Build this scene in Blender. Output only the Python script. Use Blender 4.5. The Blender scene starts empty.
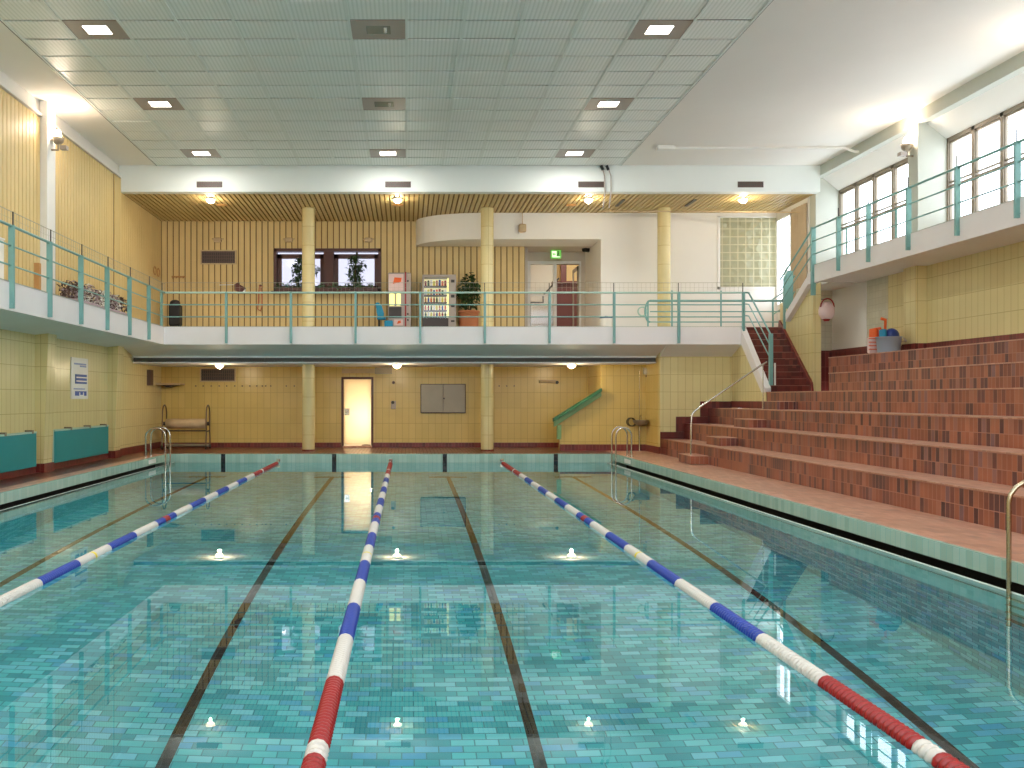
import bpy, math, random
from mathutils import Vector, Matrix
random.seed(7)
PI = math.pi
scn = bpy.context.scene
COL = scn.collection

# ------------------------------------------------------------------ camera, world, exposure
F = 960.0; HX = 407.0; HY = 398.0; CZ = 1.57
cam_d = bpy.data.cameras.new('camera')
cam_d.sensor_width = 36.0
cam_d.lens = F / 1024 * 36
cam_d.shift_x = (512 - HX) / 1024
cam_d.shift_y = (HY - 384) / 1024
cam_d.clip_start = 0.1; cam_d.clip_end = 300
cam = bpy.data.objects.new('camera', cam_d)
COL.objects.link(cam)
cam.location = (0, 0, CZ); cam.rotation_euler = (PI/2, 0, 0)
scn.camera = cam

world = bpy.data.worlds.new('world'); scn.world = world
world.use_nodes = True
bg = world.node_tree.nodes['Background']
bg.inputs['Color'].default_value = (0.86, 0.93, 1.0, 1)
bg.inputs['Strength'].default_value = 2.7

scn.view_settings.view_transform = 'Standard'
scn.view_settings.look = 'None'
scn.view_settings.exposure = 1.2
scn.view_settings.gamma = 1.0
scn.view_settings.use_curve_mapping = False
try:
    scn.cycles.use_denoising = True
    scn.cycles.max_bounces = 14
    scn.cycles.diffuse_bounces = 8
    scn.cycles.transparent_max_bounces = 12
    scn.cycles.sample_clamp_indirect = 12
except Exception:
    pass

LAMP_CEIL = 26.0      # W per recessed ceiling lamp
LAMP_WALL = 44.0     # W per wall uplighter
LAMP_GLOBE_UP = 15.0
LAMP_GLOBE_LOW = 19.0

def lamp(name, kind, loc, energy, color, parent=None, size=0.3, sizey=None, rot=(0, 0, 0), spot=None, blend=0.6):
    d = bpy.data.lights.new(name, kind)
    d.energy = energy; d.color = color
    if kind != 'SPOT': d.cycles.is_caustics_light = True
    if kind == 'AREA':
        d.shape = 'RECTANGLE'; d.size = size; d.size_y = sizey or size
    else:
        d.shadow_soft_size = size
    if kind == 'SPOT':
        d.spot_size = spot; d.spot_blend = blend
    o = bpy.data.objects.new(name, d); COL.objects.link(o)
    o.rotation_euler = rot
    if parent is not None:
        o.parent = parent
        o.location = Vector(loc) - wloc(parent)
    else:
        o.location = loc
    return o

# ------------------------------------------------------------------ helpers
def wloc(o):
    v = Vector((0, 0, 0))
    while o is not None:
        v += o.location; o = o.parent
    return v

def lin(c):
    return tuple(((x/255)/12.92 if x/255 <= 0.04045 else ((x/255+0.055)/1.055)**2.4) for x in c) + (1.0,)

def at(px, py, Y):
    return Vector(((px-HX)*Y/F, Y, CZ-(py-HY)*Y/F))

def tag(o, label=None, cat=None, group=None, kind=None):
    if label: o['label'] = label
    if cat: o['category'] = cat
    if group: o['group'] = group
    if kind: o['kind'] = kind
    return o

def empty(name, loc, label=None, cat=None, group=None, kind=None):
    o = bpy.data.objects.new(name, None)
    o.empty_display_size = 0.2
    COL.objects.link(o); o.location = loc
    return tag(o, label, cat, group, kind)

class MB:
    def __init__(s):
        s.v = []; s.f = []; s.m = []; s.sm = []
    def add(s, vs, fs, mi=0, smooth=False):
        b = len(s.v)
        s.v += [tuple(x) for x in vs]
        for f in fs:
            s.f.append(tuple(i+b for i in f)); s.m.append(mi); s.sm.append(smooth)
        return s
    def box(s, x0, y0, z0, x1, y1, z1, mi=0):
        x0, x1 = min(x0, x1), max(x0, x1); y0, y1 = min(y0, y1), max(y0, y1); z0, z1 = min(z0, z1), max(z0, z1)
        vs = [(x0,y0,z0),(x1,y0,z0),(x1,y1,z0),(x0,y1,z0),(x0,y0,z1),(x1,y0,z1),(x1,y1,z1),(x0,y1,z1)]
        return s.add(vs, [(0,3,2,1),(4,5,6,7),(0,1,5,4),(1,2,6,5),(2,3,7,6),(3,0,4,7)], mi)
    def cbox(s, x0, y0, z0, x1, y1, z1, b=0.01, mi=0):
        # box with chamfered vertical and horizontal edges
        x0, x1 = min(x0, x1), max(x0, x1); y0, y1 = min(y0, y1), max(y0, y1)
        prof = [(x0+b,y0),(x1-b,y0),(x1,y0+b),(x1,y1-b),(x1-b,y1),(x0+b,y1),(x0,y1-b),(x0,y0+b)]
        cx, cy = (x0+x1)/2, (y0+y1)/2
        def ins(p):
            return (p[0]+(b if p[0] < cx else -b), p[1]+(b if p[1] < cy else -b))
        rings = []
        for z, q in ((z0, 1), (z0+b, 0), (z1-b, 0), (z1, 1)):
            rings.append([((ins(p) if q else p)+(z,)) for p in prof])
        vs = sum(rings, [])
        fs = []
        for r in range(3):
            for i in range(8):
                j = (i+1) % 8
                fs.append((r*8+i, r*8+j, (r+1)*8+j, (r+1)*8+i))
        fs.append(tuple(range(7, -1, -1))); fs.append(tuple(range(24, 32)))
        return s.add(vs, fs, mi)
    def quad(s, a, b, c, d, mi=0):
        return s.add([a, b, c, d], [(0, 1, 2, 3)], mi)
    def prism(s, poly, axis, a0, a1, mi=0):
        # poly 2D; axis 'x': poly=(y,z); 'y': (x,z); 'z': (x,y)
        def P(p, a):
            return {'x': (a, p[0], p[1]), 'y': (p[0], a, p[1]), 'z': (p[0], p[1], a)}[axis]
        n = len(poly)
        area = sum(poly[i][0]*poly[(i+1) % n][1]-poly[(i+1) % n][0]*poly[i][1] for i in range(n))
        ccw = area > 0
        vs = [P(p, a0) for p in poly]+[P(p, a1) for p in poly]
        flip = (axis == 'y') != (not ccw)
        fs = []
        bot = list(range(n)); top = list(range(n, 2*n))
        if a1 < a0: flip = not flip
        sides = [(i, (i+1) % n, n+(i+1) % n, n+i) for i in range(n)]
        if not flip:
            fs.append(tuple(reversed(bot))); fs.append(tuple(top)); fs += sides
        else:
            fs.append(tuple(bot)); fs.append(tuple(reversed(top))); fs += [tuple(reversed(q)) for q in sides]
        return s.add(vs, fs, mi)
    def tube(s, pts, r, n=8, mi=0, caps=True):
        pts = [Vector(p) for p in pts]
        rs = r if isinstance(r, (list, tuple)) else [r]*len(pts)
        rings = []
        t = (pts[1]-pts[0]).normalized()
        up = Vector((0, 0, 1)) if abs(t.z) < 0.9 else Vector((1, 0, 0))
        nrm = t.cross(up).normalized()
        for i, p in enumerate(pts):
            if i == 0: t = (pts[1]-pts[0])
            elif i == len(pts)-1: t = (pts[-1]-pts[-2])
            else: t = (pts[i+1]-pts[i]).normalized()+(pts[i]-pts[i-1]).normalized()
            t.normalize()
            nrm = (nrm-t*nrm.dot(t)).normalized()
            bn = t.cross(nrm)
            rings.append([p+(nrm*math.cos(2*PI*k/n)+bn*math.sin(2*PI*k/n))*rs[i] for k in range(n)])
        vs = sum(rings, [])
        fs = []
        for i in range(len(pts)-1):
            for k in range(n):
                l = (k+1) % n
                fs.append((i*n+k, i*n+l, (i+1)*n+l, (i+1)*n+k))
        s.add(vs, fs, mi, True)
        if caps:
            s.add(rings[0], [tuple(reversed(range(n)))], mi); s.add(rings[-1], [tuple(range(n))], mi)
        return s
    def lathe(s, prof, c, n=24, axis='z', mi=0, sx=1.0, sy=1.0, smooth=True):
        # prof: (r, h)
        vs = []; fs = []
        for r, h in prof:
            for k in range(n):
                a = 2*PI*k/n
                x, y = r*math.cos(a)*sx, r*math.sin(a)*sy
                if axis == 'z': p = (c[0]+x, c[1]+y, c[2]+h)
                elif axis == 'y': p = (c[0]+y, c[1]+h, c[2]+x)
                else: p = (c[0]+h, c[1]+x, c[2]+y)
                vs.append(p)
        for i in range(len(prof)-1):
            for k in range(n):
                l = (k+1) % n
                fs.append((i*n+k, i*n+l, (i+1)*n+l, (i+1)*n+k))
        s.add(vs, fs, mi, smooth)
        if prof[0][0] > 1e-4: s.add(vs[:n], [tuple(reversed(range(n)))], mi)
        if prof[-1][0] > 1e-4: s.add(vs[-n:], [tuple(range(n))], mi)
        return s
    def sphere(s, c, r, n=16, m=10, mi=0, sz=1.0, h0=-1.0, h1=1.0):
        prof = []
        for i in range(m+1):
            a = math.asin(max(-1, min(1, h0))) + (math.asin(max(-1, min(1, h1)))-math.asin(max(-1, min(1, h0))))*i/m
            prof.append((max(r*math.cos(a), 0.00005), r*math.sin(a)*sz))
        return s.lathe(prof, c, n, 'z', mi)
    def build(s, name, mats, parent=None, origin='base', bevel=0):
        me = bpy.data.meshes.new(name)
        if parent is not None:
            off = wloc(parent)
        else:
            xs = [v[0] for v in s.v]; ys = [v[1] for v in s.v]; zs = [v[2] for v in s.v]
            off = Vector(((min(xs)+max(xs))/2, (min(ys)+max(ys))/2, min(zs)))
        me.from_pydata([(v[0]-off.x, v[1]-off.y, v[2]-off.z) for v in s.v], [], s.f)
        if not isinstance(mats, (list, tuple)): mats = [mats]
        for m in mats: me.materials.append(m)
        me.polygons.foreach_set('material_index', s.m)
        me.polygons.foreach_set('use_smooth', s.sm)
        uv = me.uv_layers.new(name='UVMap')
        data = [0.0]*(len(me.loops)*2)
        for p in me.polygons:
            n = p.normal
            ax, ay, az = abs(n.x), abs(n.y), abs(n.z)
            for li in p.loop_indices:
                v = s.v[me.loops[li].vertex_index]
                if az >= ax and az >= ay: u = (v[0], v[1])
                elif ax >= ay: u = (v[1], v[2])
                else: u = (v[0], v[2])
                data[li*2] = u[0]+60.0; data[li*2+1] = u[1]+60.0
        uv.data.foreach_set('uv', data)
        me.update()
        o = bpy.data.objects.new(name, me); COL.objects.link(o)
        if parent is not None:
            o.parent = parent; o.location = (0, 0, 0)
        else:
            o.location = off
        if bevel:
            b = o.modifiers.new('bevel', 'BEVEL'); b.width = bevel; b.segments = 2; b.limit_method = 'ANGLE'
        return o

def part(name, mb, mats, parent, **k):
    return mb.build(name, mats, parent, **k)

def thing(name, mb, mats, label, cat, group=None, **k):
    return tag(mb.build(name, mats, None, **k), label, cat, group)

def struct(name, mb, mats, parent=None, label=None, **k):
    o = mb.build(name, mats, parent, **k)
    if parent is None: o['kind'] = 'structure'
    if label: o['label'] = label
    return o

def dup(root, d, label=None, parent=None):
    r = root.copy(); COL.objects.link(r)
    if parent is None:
        r.location = root.location + Vector(d)
    else:
        r.parent = parent
    if label: r['label'] = label
    for ch in [o for o in COL.objects if o.parent == root]:
        dup(ch, None, None, r)
    return r

# ------------------------------------------------------------------ materials
def new_mat(name):
    m = bpy.data.materials.new(name); m.use_nodes = True
    nt = m.node_tree; nt.nodes.clear()
    out = nt.nodes.new('ShaderNodeOutputMaterial')
    return m, nt, out

def mat(name, rgb, rough=0.5, metal=0.0, noise=0.0, nscale=3.0, emit=None, estr=0.0, spec=0.5):
    m, nt, out = new_mat(name)
    b = nt.nodes.new('ShaderNodeBsdfPrincipled')
    nt.links.new(b.outputs[0], out.inputs[0])
    c = lin(rgb)
    b.inputs['Roughness'].default_value = rough
    b.inputs['Metallic'].default_value = metal
    b.inputs['Specular IOR Level'].default_value = spec
    tc = nt.nodes.new('ShaderNodeTexCoord')
    nz = nt.nodes.new('ShaderNodeTexNoise'); nz.inputs['Scale'].default_value = nscale; nz.inputs['Detail'].default_value = 4
    nt.links.new(tc.outputs['Object'], nz.inputs['Vector'])
    mx = nt.nodes.new('ShaderNodeMixRGB'); mx.blend_type = 'MULTIPLY'
    mx.inputs[1].default_value = c
    k = 1-max(noise, 0.04)
    rp = nt.nodes.new('ShaderNodeValToRGB')
    rp.color_ramp.elements[0].position = 0.3; rp.color_ramp.elements[0].color = (k, k, k, 1)
    rp.color_ramp.elements[1].position = 0.7; rp.color_ramp.elements[1].color = (1, 1, 1, 1)
    nt.links.new(nz.outputs['Fac'], rp.inputs[0])
    nt.links.new(rp.outputs[0], mx.inputs[2]); mx.inputs[0].default_value = 1
    nt.links.new(mx.outputs[0], b.inputs['Base Color'])
    if emit:
        b.inputs['Emission Color'].default_value = lin(emit)
        b.inputs['Emission Strength'].default_value = estr
    return m

def tile(name, ramp, mortar, w, h, ms=0.006, offset=0.0, rough=0.3, dirt=0.1, bump=0.3, freq=2, nz_scale=0.8, rough_m=0.7, smooth=0.1):
    """ramp: list of (pos, rgb): colours picked per tile."""
    m, nt, out = new_mat(name)
    L = nt.links.new
    b = nt.nodes.new('ShaderNodeBsdfPrincipled'); L(b.outputs[0], out.inputs[0])
    uv = nt.nodes.new('ShaderNodeUVMap')
    br = nt.nodes.new('ShaderNodeTexBrick')
    br.offset = offset; br.offset_frequency = freq; br.squash = 1.0
    br.inputs['Color1'].default_value = (0, 0, 0, 1); br.inputs['Color2'].default_value = (1, 1, 1, 1)
    br.inputs['Mortar'].default_value = (0.5, 0.5, 0.5, 1)
    br.inputs['Scale'].default_value = 1.0
    br.inputs['Mortar Size'].default_value = ms; br.inputs['Mortar Smooth'].default_value = smooth
    br.inputs['Brick Width'].default_value = w; br.inputs['Row Height'].default_value = h
    L(uv.outputs[0], br.inputs['Vector'])
    rp = nt.nodes.new('ShaderNodeValToRGB')
    el = rp.color_ramp.elements
    while len(el) > 1: el.remove(el[-1])
    el[0].position = ramp[0][0]; el[0].color = lin(ramp[0][1])
    for p, c in ramp[1:]:
        e = el.new(p); e.color = lin(c)
    L(br.outputs['Color'], rp.inputs[0])
    n1 = nt.nodes.new('ShaderNodeTexNoise'); n1.inputs['Scale'].default_value = nz_scale; n1.inputs['Detail'].default_value = 6
    L(uv.outputs[0], n1.inputs['Vector'])
    r2 = nt.nodes.new('ShaderNodeValToRGB')
    k = 1-dirt
    r2.color_ramp.elements[0].position = 0.35; r2.color_ramp.elements[0].color = (k, k, k*0.98, 1)
    r2.color_ramp.elements[1].position = 0.65; r2.color_ramp.elements[1].color = (1, 1, 1, 1)
    L(n1.outputs['Fac'], r2.inputs[0])
    mu = nt.nodes.new('ShaderNodeMixRGB'); mu.blend_type = 'MULTIPLY'; mu.inputs[0].default_value = 1
    L(rp.outputs[0], mu.inputs[1]); L(r2.outputs[0], mu.inputs[2])
    mx = nt.nodes.new('ShaderNodeMixRGB'); mx.inputs[2].default_value = lin(mortar)
    L(br.outputs['Fac'], mx.inputs[0]); L(mu.outputs[0], mx.inputs[1])
    L(mx.outputs[0], b.inputs['Base Color'])
    rr = nt.nodes.new('ShaderNodeMapRange'); rr.inputs['To Min'].default_value = rough; rr.inputs['To Max'].default_value = rough_m
    L(br.outputs['Fac'], rr.inputs['Value']); L(rr.outputs[0], b.inputs['Roughness'])
    if bump:
        bp = nt.nodes.new('ShaderNodeBump'); bp.inputs['Strength'].default_value = bump; bp.inputs['Distance'].default_value = 0.004
        bp.invert = True
        L(br.outputs['Fac'], bp.inputs['Height']); L(bp.outputs[0], b.inputs['Normal'])
    return m

M = {}
Y1, Y2, Y3 = (226, 210, 152), (224, 207, 149), (228, 213, 156)
M['yellow_tile'] = tile('yellow_glazed_tile', [(0, Y2), (0.5, Y1), (1, Y3)], (190, 170, 114), 0.21, 0.49, 0.006, 0.0, 0.28, 0.08, 0.2)
M['warm_lit_tile'] = tile('yellow_tile_warm_lit', [(0, (214, 186, 106)), (0.5, (217, 189, 110)), (1, (220, 192, 114))], (184, 154, 84), 0.21, 0.49, 0.006, 0.0, 0.28, 0.08, 0.2)  # same tile as the yellow one, warm lamp light put into its colour
M['cream_tile'] = tile('cream_column_tile', [(0, (224, 206, 150)), (1, (230, 214, 160))], (190, 165, 105), 0.8, 0.56, 0.007, 0.0, 0.25, 0.08, 0.2)
M['white_tile'] = tile('white_wall_tile', [(0, (208, 204, 180)), (1, (216, 212, 190))], (178, 172, 148), 0.16, 0.16, 0.005, 0.0, 0.25, 0.06, 0.2)
TR = [(0.0, (92, 56, 56)), (0.2, (116, 66, 58)), (0.38, (150, 84, 60)), (0.7, (166, 96, 68)), (0.85, (176, 110, 84)), (1.0, (128, 92, 96))]
M['terra_riser'] = tile('terracotta_riser_tile', TR, (172, 124, 106), 0.105, 0.215, 0.006, 0.0, 0.35, 0.25, 0.35, nz_scale=1.5)
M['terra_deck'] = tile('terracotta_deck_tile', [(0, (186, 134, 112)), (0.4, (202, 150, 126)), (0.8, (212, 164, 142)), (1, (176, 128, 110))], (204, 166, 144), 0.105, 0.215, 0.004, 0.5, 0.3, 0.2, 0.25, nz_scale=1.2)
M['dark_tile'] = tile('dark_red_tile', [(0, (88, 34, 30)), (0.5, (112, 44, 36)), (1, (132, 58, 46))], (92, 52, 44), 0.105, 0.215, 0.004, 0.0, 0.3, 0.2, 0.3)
M['base_tile'] = tile('baseboard_dark_tile', [(0, (98, 34, 30)), (0.5, (120, 44, 38)), (1, (134, 54, 46))], (150, 88, 74), 0.105, 0.4, 0.005, 0.0, 0.3, 0.15, 0.3)
PT = [(0.0, (50, 164, 182)), (0.3, (66, 190, 202)), (0.55, (96, 214, 220)), (0.8, (140, 228, 240)), (1.0, (66, 176, 220))]
M['pool_floor'] = tile('pool_floor_tile', PT, (58, 146, 160), 0.21, 0.105, 0.006, 0.5, 0.3, 0.08, 0.0, nz_scale=0.4)
M['pool_wall'] = tile('pool_wall_tile', [(0, (120, 190, 192)), (0.5, (138, 202, 204)), (1, (154, 212, 212))], (110, 182, 178), 0.12, 0.26, 0.006, 0.0, 0.25, 0.08, 0.2)
M['rim_tile'] = tile('pool_rim_tile', [(0, (160, 190, 176)), (0.5, (172, 200, 186)), (1, (184, 208, 196))], (136, 178, 168), 0.12, 0.25, 0.006, 0.0, 0.25, 0.08, 0.2)
M['black_tile'] = tile('black_lane_tile', [(0, (16, 20, 26)), (1, (36, 40, 46))], (26, 32, 38), 0.13, 0.13, 0.005, 0.0, 0.25, 0.0, 0.0)
M['gutter'] = mat('gutter_dark', (34, 32, 28), 0.7)
M['lip'] = mat('gutter_lip', (196, 214, 210), 0.35)
M['plaster'] = mat('white_plaster', (236, 232, 224), 0.75, noise=0.03, nscale=0.6)
M['ceil'] = mat('ceiling_plaster', (236, 232, 224), 0.8, noise=0.03, nscale=0.5)
M['beam'] = mat('beam_paint', (226, 230, 224), 0.7, noise=0.04, nscale=0.7)
M['greybeam'] = mat('grey_beam_paint', (190, 192, 180), 0.7)
M['fascia'] = mat('fascia_paint', (238, 232, 230), 0.6, noise=0.05, nscale=1.2)
M['soffit'] = mat('soffit_paint', (236, 236, 230), 0.7, noise=0.05, nscale=0.8)
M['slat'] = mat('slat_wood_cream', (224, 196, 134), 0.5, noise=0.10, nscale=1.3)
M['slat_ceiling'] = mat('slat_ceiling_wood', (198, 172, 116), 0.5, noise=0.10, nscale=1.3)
M['gap'] = mat('slat_gap_dark', (134, 104, 60), 0.8)
M['teal'] = mat('teal_paint', (122, 170, 164), 0.35, noise=0.08)
M['teal_light'] = mat('pale_teal_paint', (172, 204, 190), 0.35)
M['chrome'] = mat('chrome', (214, 210, 200), 0.18, 1.0)
M['brass_steel'] = mat('warm_steel', (190, 178, 150), 0.25, 1.0)
M['dark'] = mat('dark_metal', (60, 52, 50), 0.5)
M['black'] = mat('black_plastic', (24, 24, 26), 0.5)
M['grille'] = mat('grille_brown', (98, 76, 68), 0.5)
M['brown_frame'] = mat('brown_window_frame', (86, 46, 36), 0.45)
M['white'] = mat('white_enamel', (232, 230, 224), 0.4)
M['cream_frame'] = mat('cream_window_frame', (140, 128, 110), 0.5)
M['duct'] = mat('slot_dark', (84, 80, 72), 0.6)
M['turq_board'] = mat('turquoise_board', (20, 146, 148), 0.5, noise=0.05)
M['red'] = mat('red_plastic', (150, 24, 24), 0.35)
M['blue'] = mat('blue_plastic', (30, 62, 156), 0.35)
M['rope_white'] = mat('white_float_plastic', (208, 204, 196), 0.4)
M['yellow'] = mat('yellow_plastic', (226, 206, 70), 0.4)
M['cable'] = mat('steel_cable', (170, 170, 170), 0.4, 1.0)
M['leaf'] = mat('leaf_green', (62, 92, 44), 0.5, noise=0.5, nscale=9)
M['leaf_pale'] = mat('leaf_pale_green', (120, 150, 110), 0.5, noise=0.4, nscale=9)
M['stem'] = mat('plant_stem', (82, 70, 40), 0.7)
M['terracotta'] = mat('terracotta_pot', (206, 132, 92), 0.6, noise=0.1)
M['soil'] = mat('soil', (48, 36, 26), 0.9)
M['blue_fabric'] = mat('blue_fabric', (42, 140, 178), 0.8)
M['tan'] = mat('tan_canvas', (204, 178, 140), 0.8, noise=0.15, nscale=6)
M['grey_metal'] = mat('grey_metal', (150, 138, 118), 0.4, 0.3, noise=0.1)
M['machine_grey'] = mat('machine_grey', (172, 160, 150), 0.5)
M['board_green'] = mat('green_handrail_board', (52, 112, 72), 0.45, noise=0.08)
M['board_pale'] = mat('green_handrail_face', (130, 170, 112), 0.45)
M['maroon'] = mat('maroon_panel', (92, 44, 38), 0.5)
M['bag'] = mat('pale_pink_bag', (228, 200, 196), 0.7, noise=0.08)
M['orange'] = mat('orange_foam', (236, 100, 38), 0.6)
M['navy'] = mat('navy_plastic', (32, 56, 128), 0.4)
M['sign_blue'] = mat('sign_blue_print', (58, 98, 178), 0.5)
M['sign_pale'] = mat('sign_pale_blue', (142, 158, 200), 0.5)
M['curtain'] = mat('beige_curtain', (190, 170, 142), 0.8, noise=0.1)
M['flower'] = mat('mauve_blossom', (190, 170, 176), 0.8, noise=0.3, nscale=20)
M['wood'] = mat('light_wood', (190, 140, 84), 0.5, noise=0.15)
M['lamp_on'] = mat('lamp_glass_lit', (255, 250, 240), 0.3, emit=(255, 250, 240), estr=3.5)
M['lamp_warm'] = mat('globe_glass_lit', (255, 240, 210), 0.3, emit=(255, 232, 190), estr=2.6)
M['lamp_off'] = mat('lamp_glass_unlit', (120, 126, 112), 0.2)
M['lamp_panel'] = mat('lamp_panel_brown', (164, 152, 142), 0.4)
M['exit_green'] = mat('exit_sign_green', (110, 200, 90), 0.4, emit=(130, 220, 90), estr=0.2)
M['exit_white'] = mat('exit_sign_white', (240, 255, 230), 0.4, emit=(240, 255, 220), estr=0.35)
M['exit_dark'] = mat('exit_sign_dark', (30, 96, 40), 0.4)
M['vend_lit'] = mat('machine_lit_interior', (250, 240, 190), 0.5, emit=(250, 236, 180), estr=0.3)
M['vend_yellow'] = mat('machine_lit_yellow', (250, 240, 150), 0.5, emit=(252, 240, 150), estr=0.45)
M['tub'] = mat('blue_grey_plastic', (150, 160, 172), 0.3)
M['nosing'] = mat('pale_step_edge', (150, 104, 90), 0.4)  # paler strip along the edge of each stair step
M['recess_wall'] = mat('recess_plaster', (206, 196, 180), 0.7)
M['dull_steel'] = mat('dull_bronze_steel', (120, 102, 82), 0.35, 0.7)
M['net'] = mat('net_cord', (176, 170, 150), 0.8)

# corrugated ceiling tile: fine ribs running along Y, one tone per panel
def ribbed():
    m, nt, out = new_mat('ribbed_ceiling_panel'); L = nt.links.new
    b = nt.nodes.new('ShaderNodeBsdfPrincipled'); L(b.outputs[0], out.inputs[0])
    uv = nt.nodes.new('ShaderNodeUVMap')
    w = nt.nodes.new('ShaderNodeTexWave'); w.wave_type = 'BANDS'; w.bands_direction = 'X'
    w.inputs['Scale'].default_value = 4.4; w.inputs['Distortion'].default_value = 0
    L(uv.outputs[0], w.inputs['Vector'])
    rp = nt.nodes.new('ShaderNodeValToRGB')
    rp.color_ramp.elements[0].color = lin((224, 229, 222)); rp.color_ramp.elements[0].position = 0.15
    rp.color_ramp.elements[1].color = lin((240, 243, 238)); rp.color_ramp.elements[1].position = 0.6
    L(w.outputs['Fac'], rp.inputs[0])
    n1 = nt.nodes.new('ShaderNodeTexNoise'); n1.inputs['Scale'].default_value = 0.5
    L(uv.outputs[0], n1.inputs['Vector'])
    r2 = nt.nodes.new('ShaderNodeValToRGB')
    r2.color_ramp.elements[0].color = (0.88, 0.9, 0.9, 1); r2.color_ramp.elements[1].color = (1, 1, 1, 1)
    L(n1.outputs['Fac'], r2.inputs[0])
    mu = nt.nodes.new('ShaderNodeMixRGB'); mu.blend_type = 'MULTIPLY'; mu.inputs[0].default_value = 1
    L(rp.outputs[0], mu.inputs[1]); L(r2.outputs[0], mu.inputs[2]); L(mu.outputs[0], b.inputs['Base Color'])
    bp = nt.nodes.new('ShaderNodeBump'); bp.inputs['Distance'].default_value = 0.006; bp.inputs['Strength'].default_value = 0.3
    L(w.outputs['Fac'], bp.inputs['Height']); L(bp.outputs[0], b.inputs['Normal'])
    b.inputs['Roughness'].default_value = 0.4
    return m
M['ribbed'] = ribbed()

def water_mat():
    m, nt, out = new_mat('pool_water'); L = nt.links.new
    g = nt.nodes.new('ShaderNodeBsdfGlass'); g.inputs['IOR'].default_value = 1.333; g.inputs['Roughness'].default_value = 0.0
    g.inputs['Color'].default_value = (0.95, 1.0, 1.0, 1)
    tc = nt.nodes.new('ShaderNodeTexCoord')
    n1 = nt.nodes.new('ShaderNodeTexNoise'); n1.inputs['Scale'].default_value = 1.1; n1.inputs['Detail'].default_value = 3
    L(tc.outputs['Object'], n1.inputs['Vector'])
    bp = nt.nodes.new('ShaderNodeBump'); bp.inputs['Strength'].default_value = 0.05; bp.inputs['Distance'].default_value = 0.006
    L(n1.outputs['Fac'], bp.inputs['Height']); L(bp.outputs[0], g.inputs['Normal'])
    L(g.outputs[0], out.inputs[0])
    return m
M['water'] = water_mat()

def pane_mat(name, tint, gloss=0.08, translucent=None):
    m, nt, out = new_mat(name); L = nt.links.new
    t = nt.nodes.new('ShaderNodeBsdfTransparent'); t.inputs['Color'].default_value = tint
    if translucent:
        tl = nt.nodes.new('ShaderNodeBsdfTranslucent'); tl.inputs['Color'].default_value = tint
        a = nt.nodes.new('ShaderNodeMixShader'); a.inputs[0].default_value = translucent
        L(t.outputs[0], a.inputs[1]); L(tl.outputs[0], a.inputs[2]); src = a
    else:
        src = t
    g = nt.nodes.new('ShaderNodeBsdfGlossy'); g.inputs['Roughness'].default_value = 0.05
    mx = nt.nodes.new('ShaderNodeMixShader'); mx.inputs[0].default_value = gloss
    L(src.outputs[0], mx.inputs[1]); L(g.outputs[0], mx.inputs[2]); L(mx.outputs[0], out.inputs[0])
    return m
M['pane'] = pane_mat('window_pane', (0.95, 0.97, 1, 1), 0.06)
M['pane_rear'] = pane_mat('rear_window_pane', (0.17, 0.16, 0.185, 1), 0.06)
M['pane_door'] = pane_mat('door_pane', (0.85, 0.88, 0.85, 1), 0.08)
M['frost'] = pane_mat('frosted_door_glass', (0.95, 0.90, 0.80, 1), 0.03, translucent=1.0)
M['curtain_sheer'] = pane_mat('sheer_white_blind', (0.92, 0.90, 0.86, 1), 0.0, translucent=1.0)

def glassblock():
    m, nt, out = new_mat('glass_block'); L = nt.links.new
    uv = nt.nodes.new('ShaderNodeUVMap')
    br = nt.nodes.new('ShaderNodeTexBrick'); br.offset = 0
    br.inputs['Scale'].default_value = 1; br.inputs['Brick Width'].default_value = 0.24; br.inputs['Row Height'].default_value = 0.24
    br.inputs['Mortar Size'].default_value = 0.014
    L(uv.outputs[0], br.inputs['Vector'])
    b = nt.nodes.new('ShaderNodeBsdfPrincipled'); b.inputs['Roughness'].default_value = 0.2
    b.inputs['Base Color'].default_value = lin((168, 164, 132))
    tl = nt.nodes.new('ShaderNodeBsdfTranslucent'); tl.inputs['Color'].default_value = (0.6, 0.6, 0.48, 1)
    n1 = nt.nodes.new('ShaderNodeTexVoronoi'); n1.inputs['Scale'].default_value = 4.2
    L(uv.outputs[0], n1.inputs['Vector'])
    bp = nt.nodes.new('ShaderNodeBump'); bp.inputs['Distance'].default_value = 0.06; bp.inputs['Strength'].default_value = 0.9
    L(n1.outputs['Distance'], bp.inputs['Height']); L(bp.outputs[0], b.inputs['Normal'])
    mx = nt.nodes.new('ShaderNodeMixShader'); mx.inputs[0].default_value = 0.35
    L(b.outputs[0], mx.inputs[1]); L(tl.outputs[0], mx.inputs[2])
    mo = nt.nodes.new('ShaderNodeBsdfDiffuse'); mo.inputs['Color'].default_value = lin((206, 199, 168))
    m2 = nt.nodes.new('ShaderNodeMixShader')
    L(br.outputs['Fac'], m2.inputs[0]); L(mx.outputs[0], m2.inputs[1]); L(mo.outputs[0], m2.inputs[2])
    L(m2.outputs[0], out.inputs[0])
    return m
M['glassblock'] = glassblock()

# ------------------------------------------------------------------ key dimensions
YB, YP, YW = 26.2, 26.9, 30.6           # balcony front / pool end / rear wall
XL, XGL, XPL, XPR = -7.83, -6.65, -6.7, 5.8
XG, XGR, XW = 10.2, 11.28, 11.9         # right gallery front / beam line / window wall
XRW = 11.4                              # right wall under the gallery
ZW = -0.25                              # water
ZC = 7.92                               # ceiling
ZG = 3.51                               # left and far gallery floor
ZGR = 4.89                              # right gallery floor
ZS = 7.20                              # slatted ceiling
YN = -2.5                               # near end of what is built
YPN = 1.9                               # near pool edge
SD = 0.62                               # pool water spread
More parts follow.
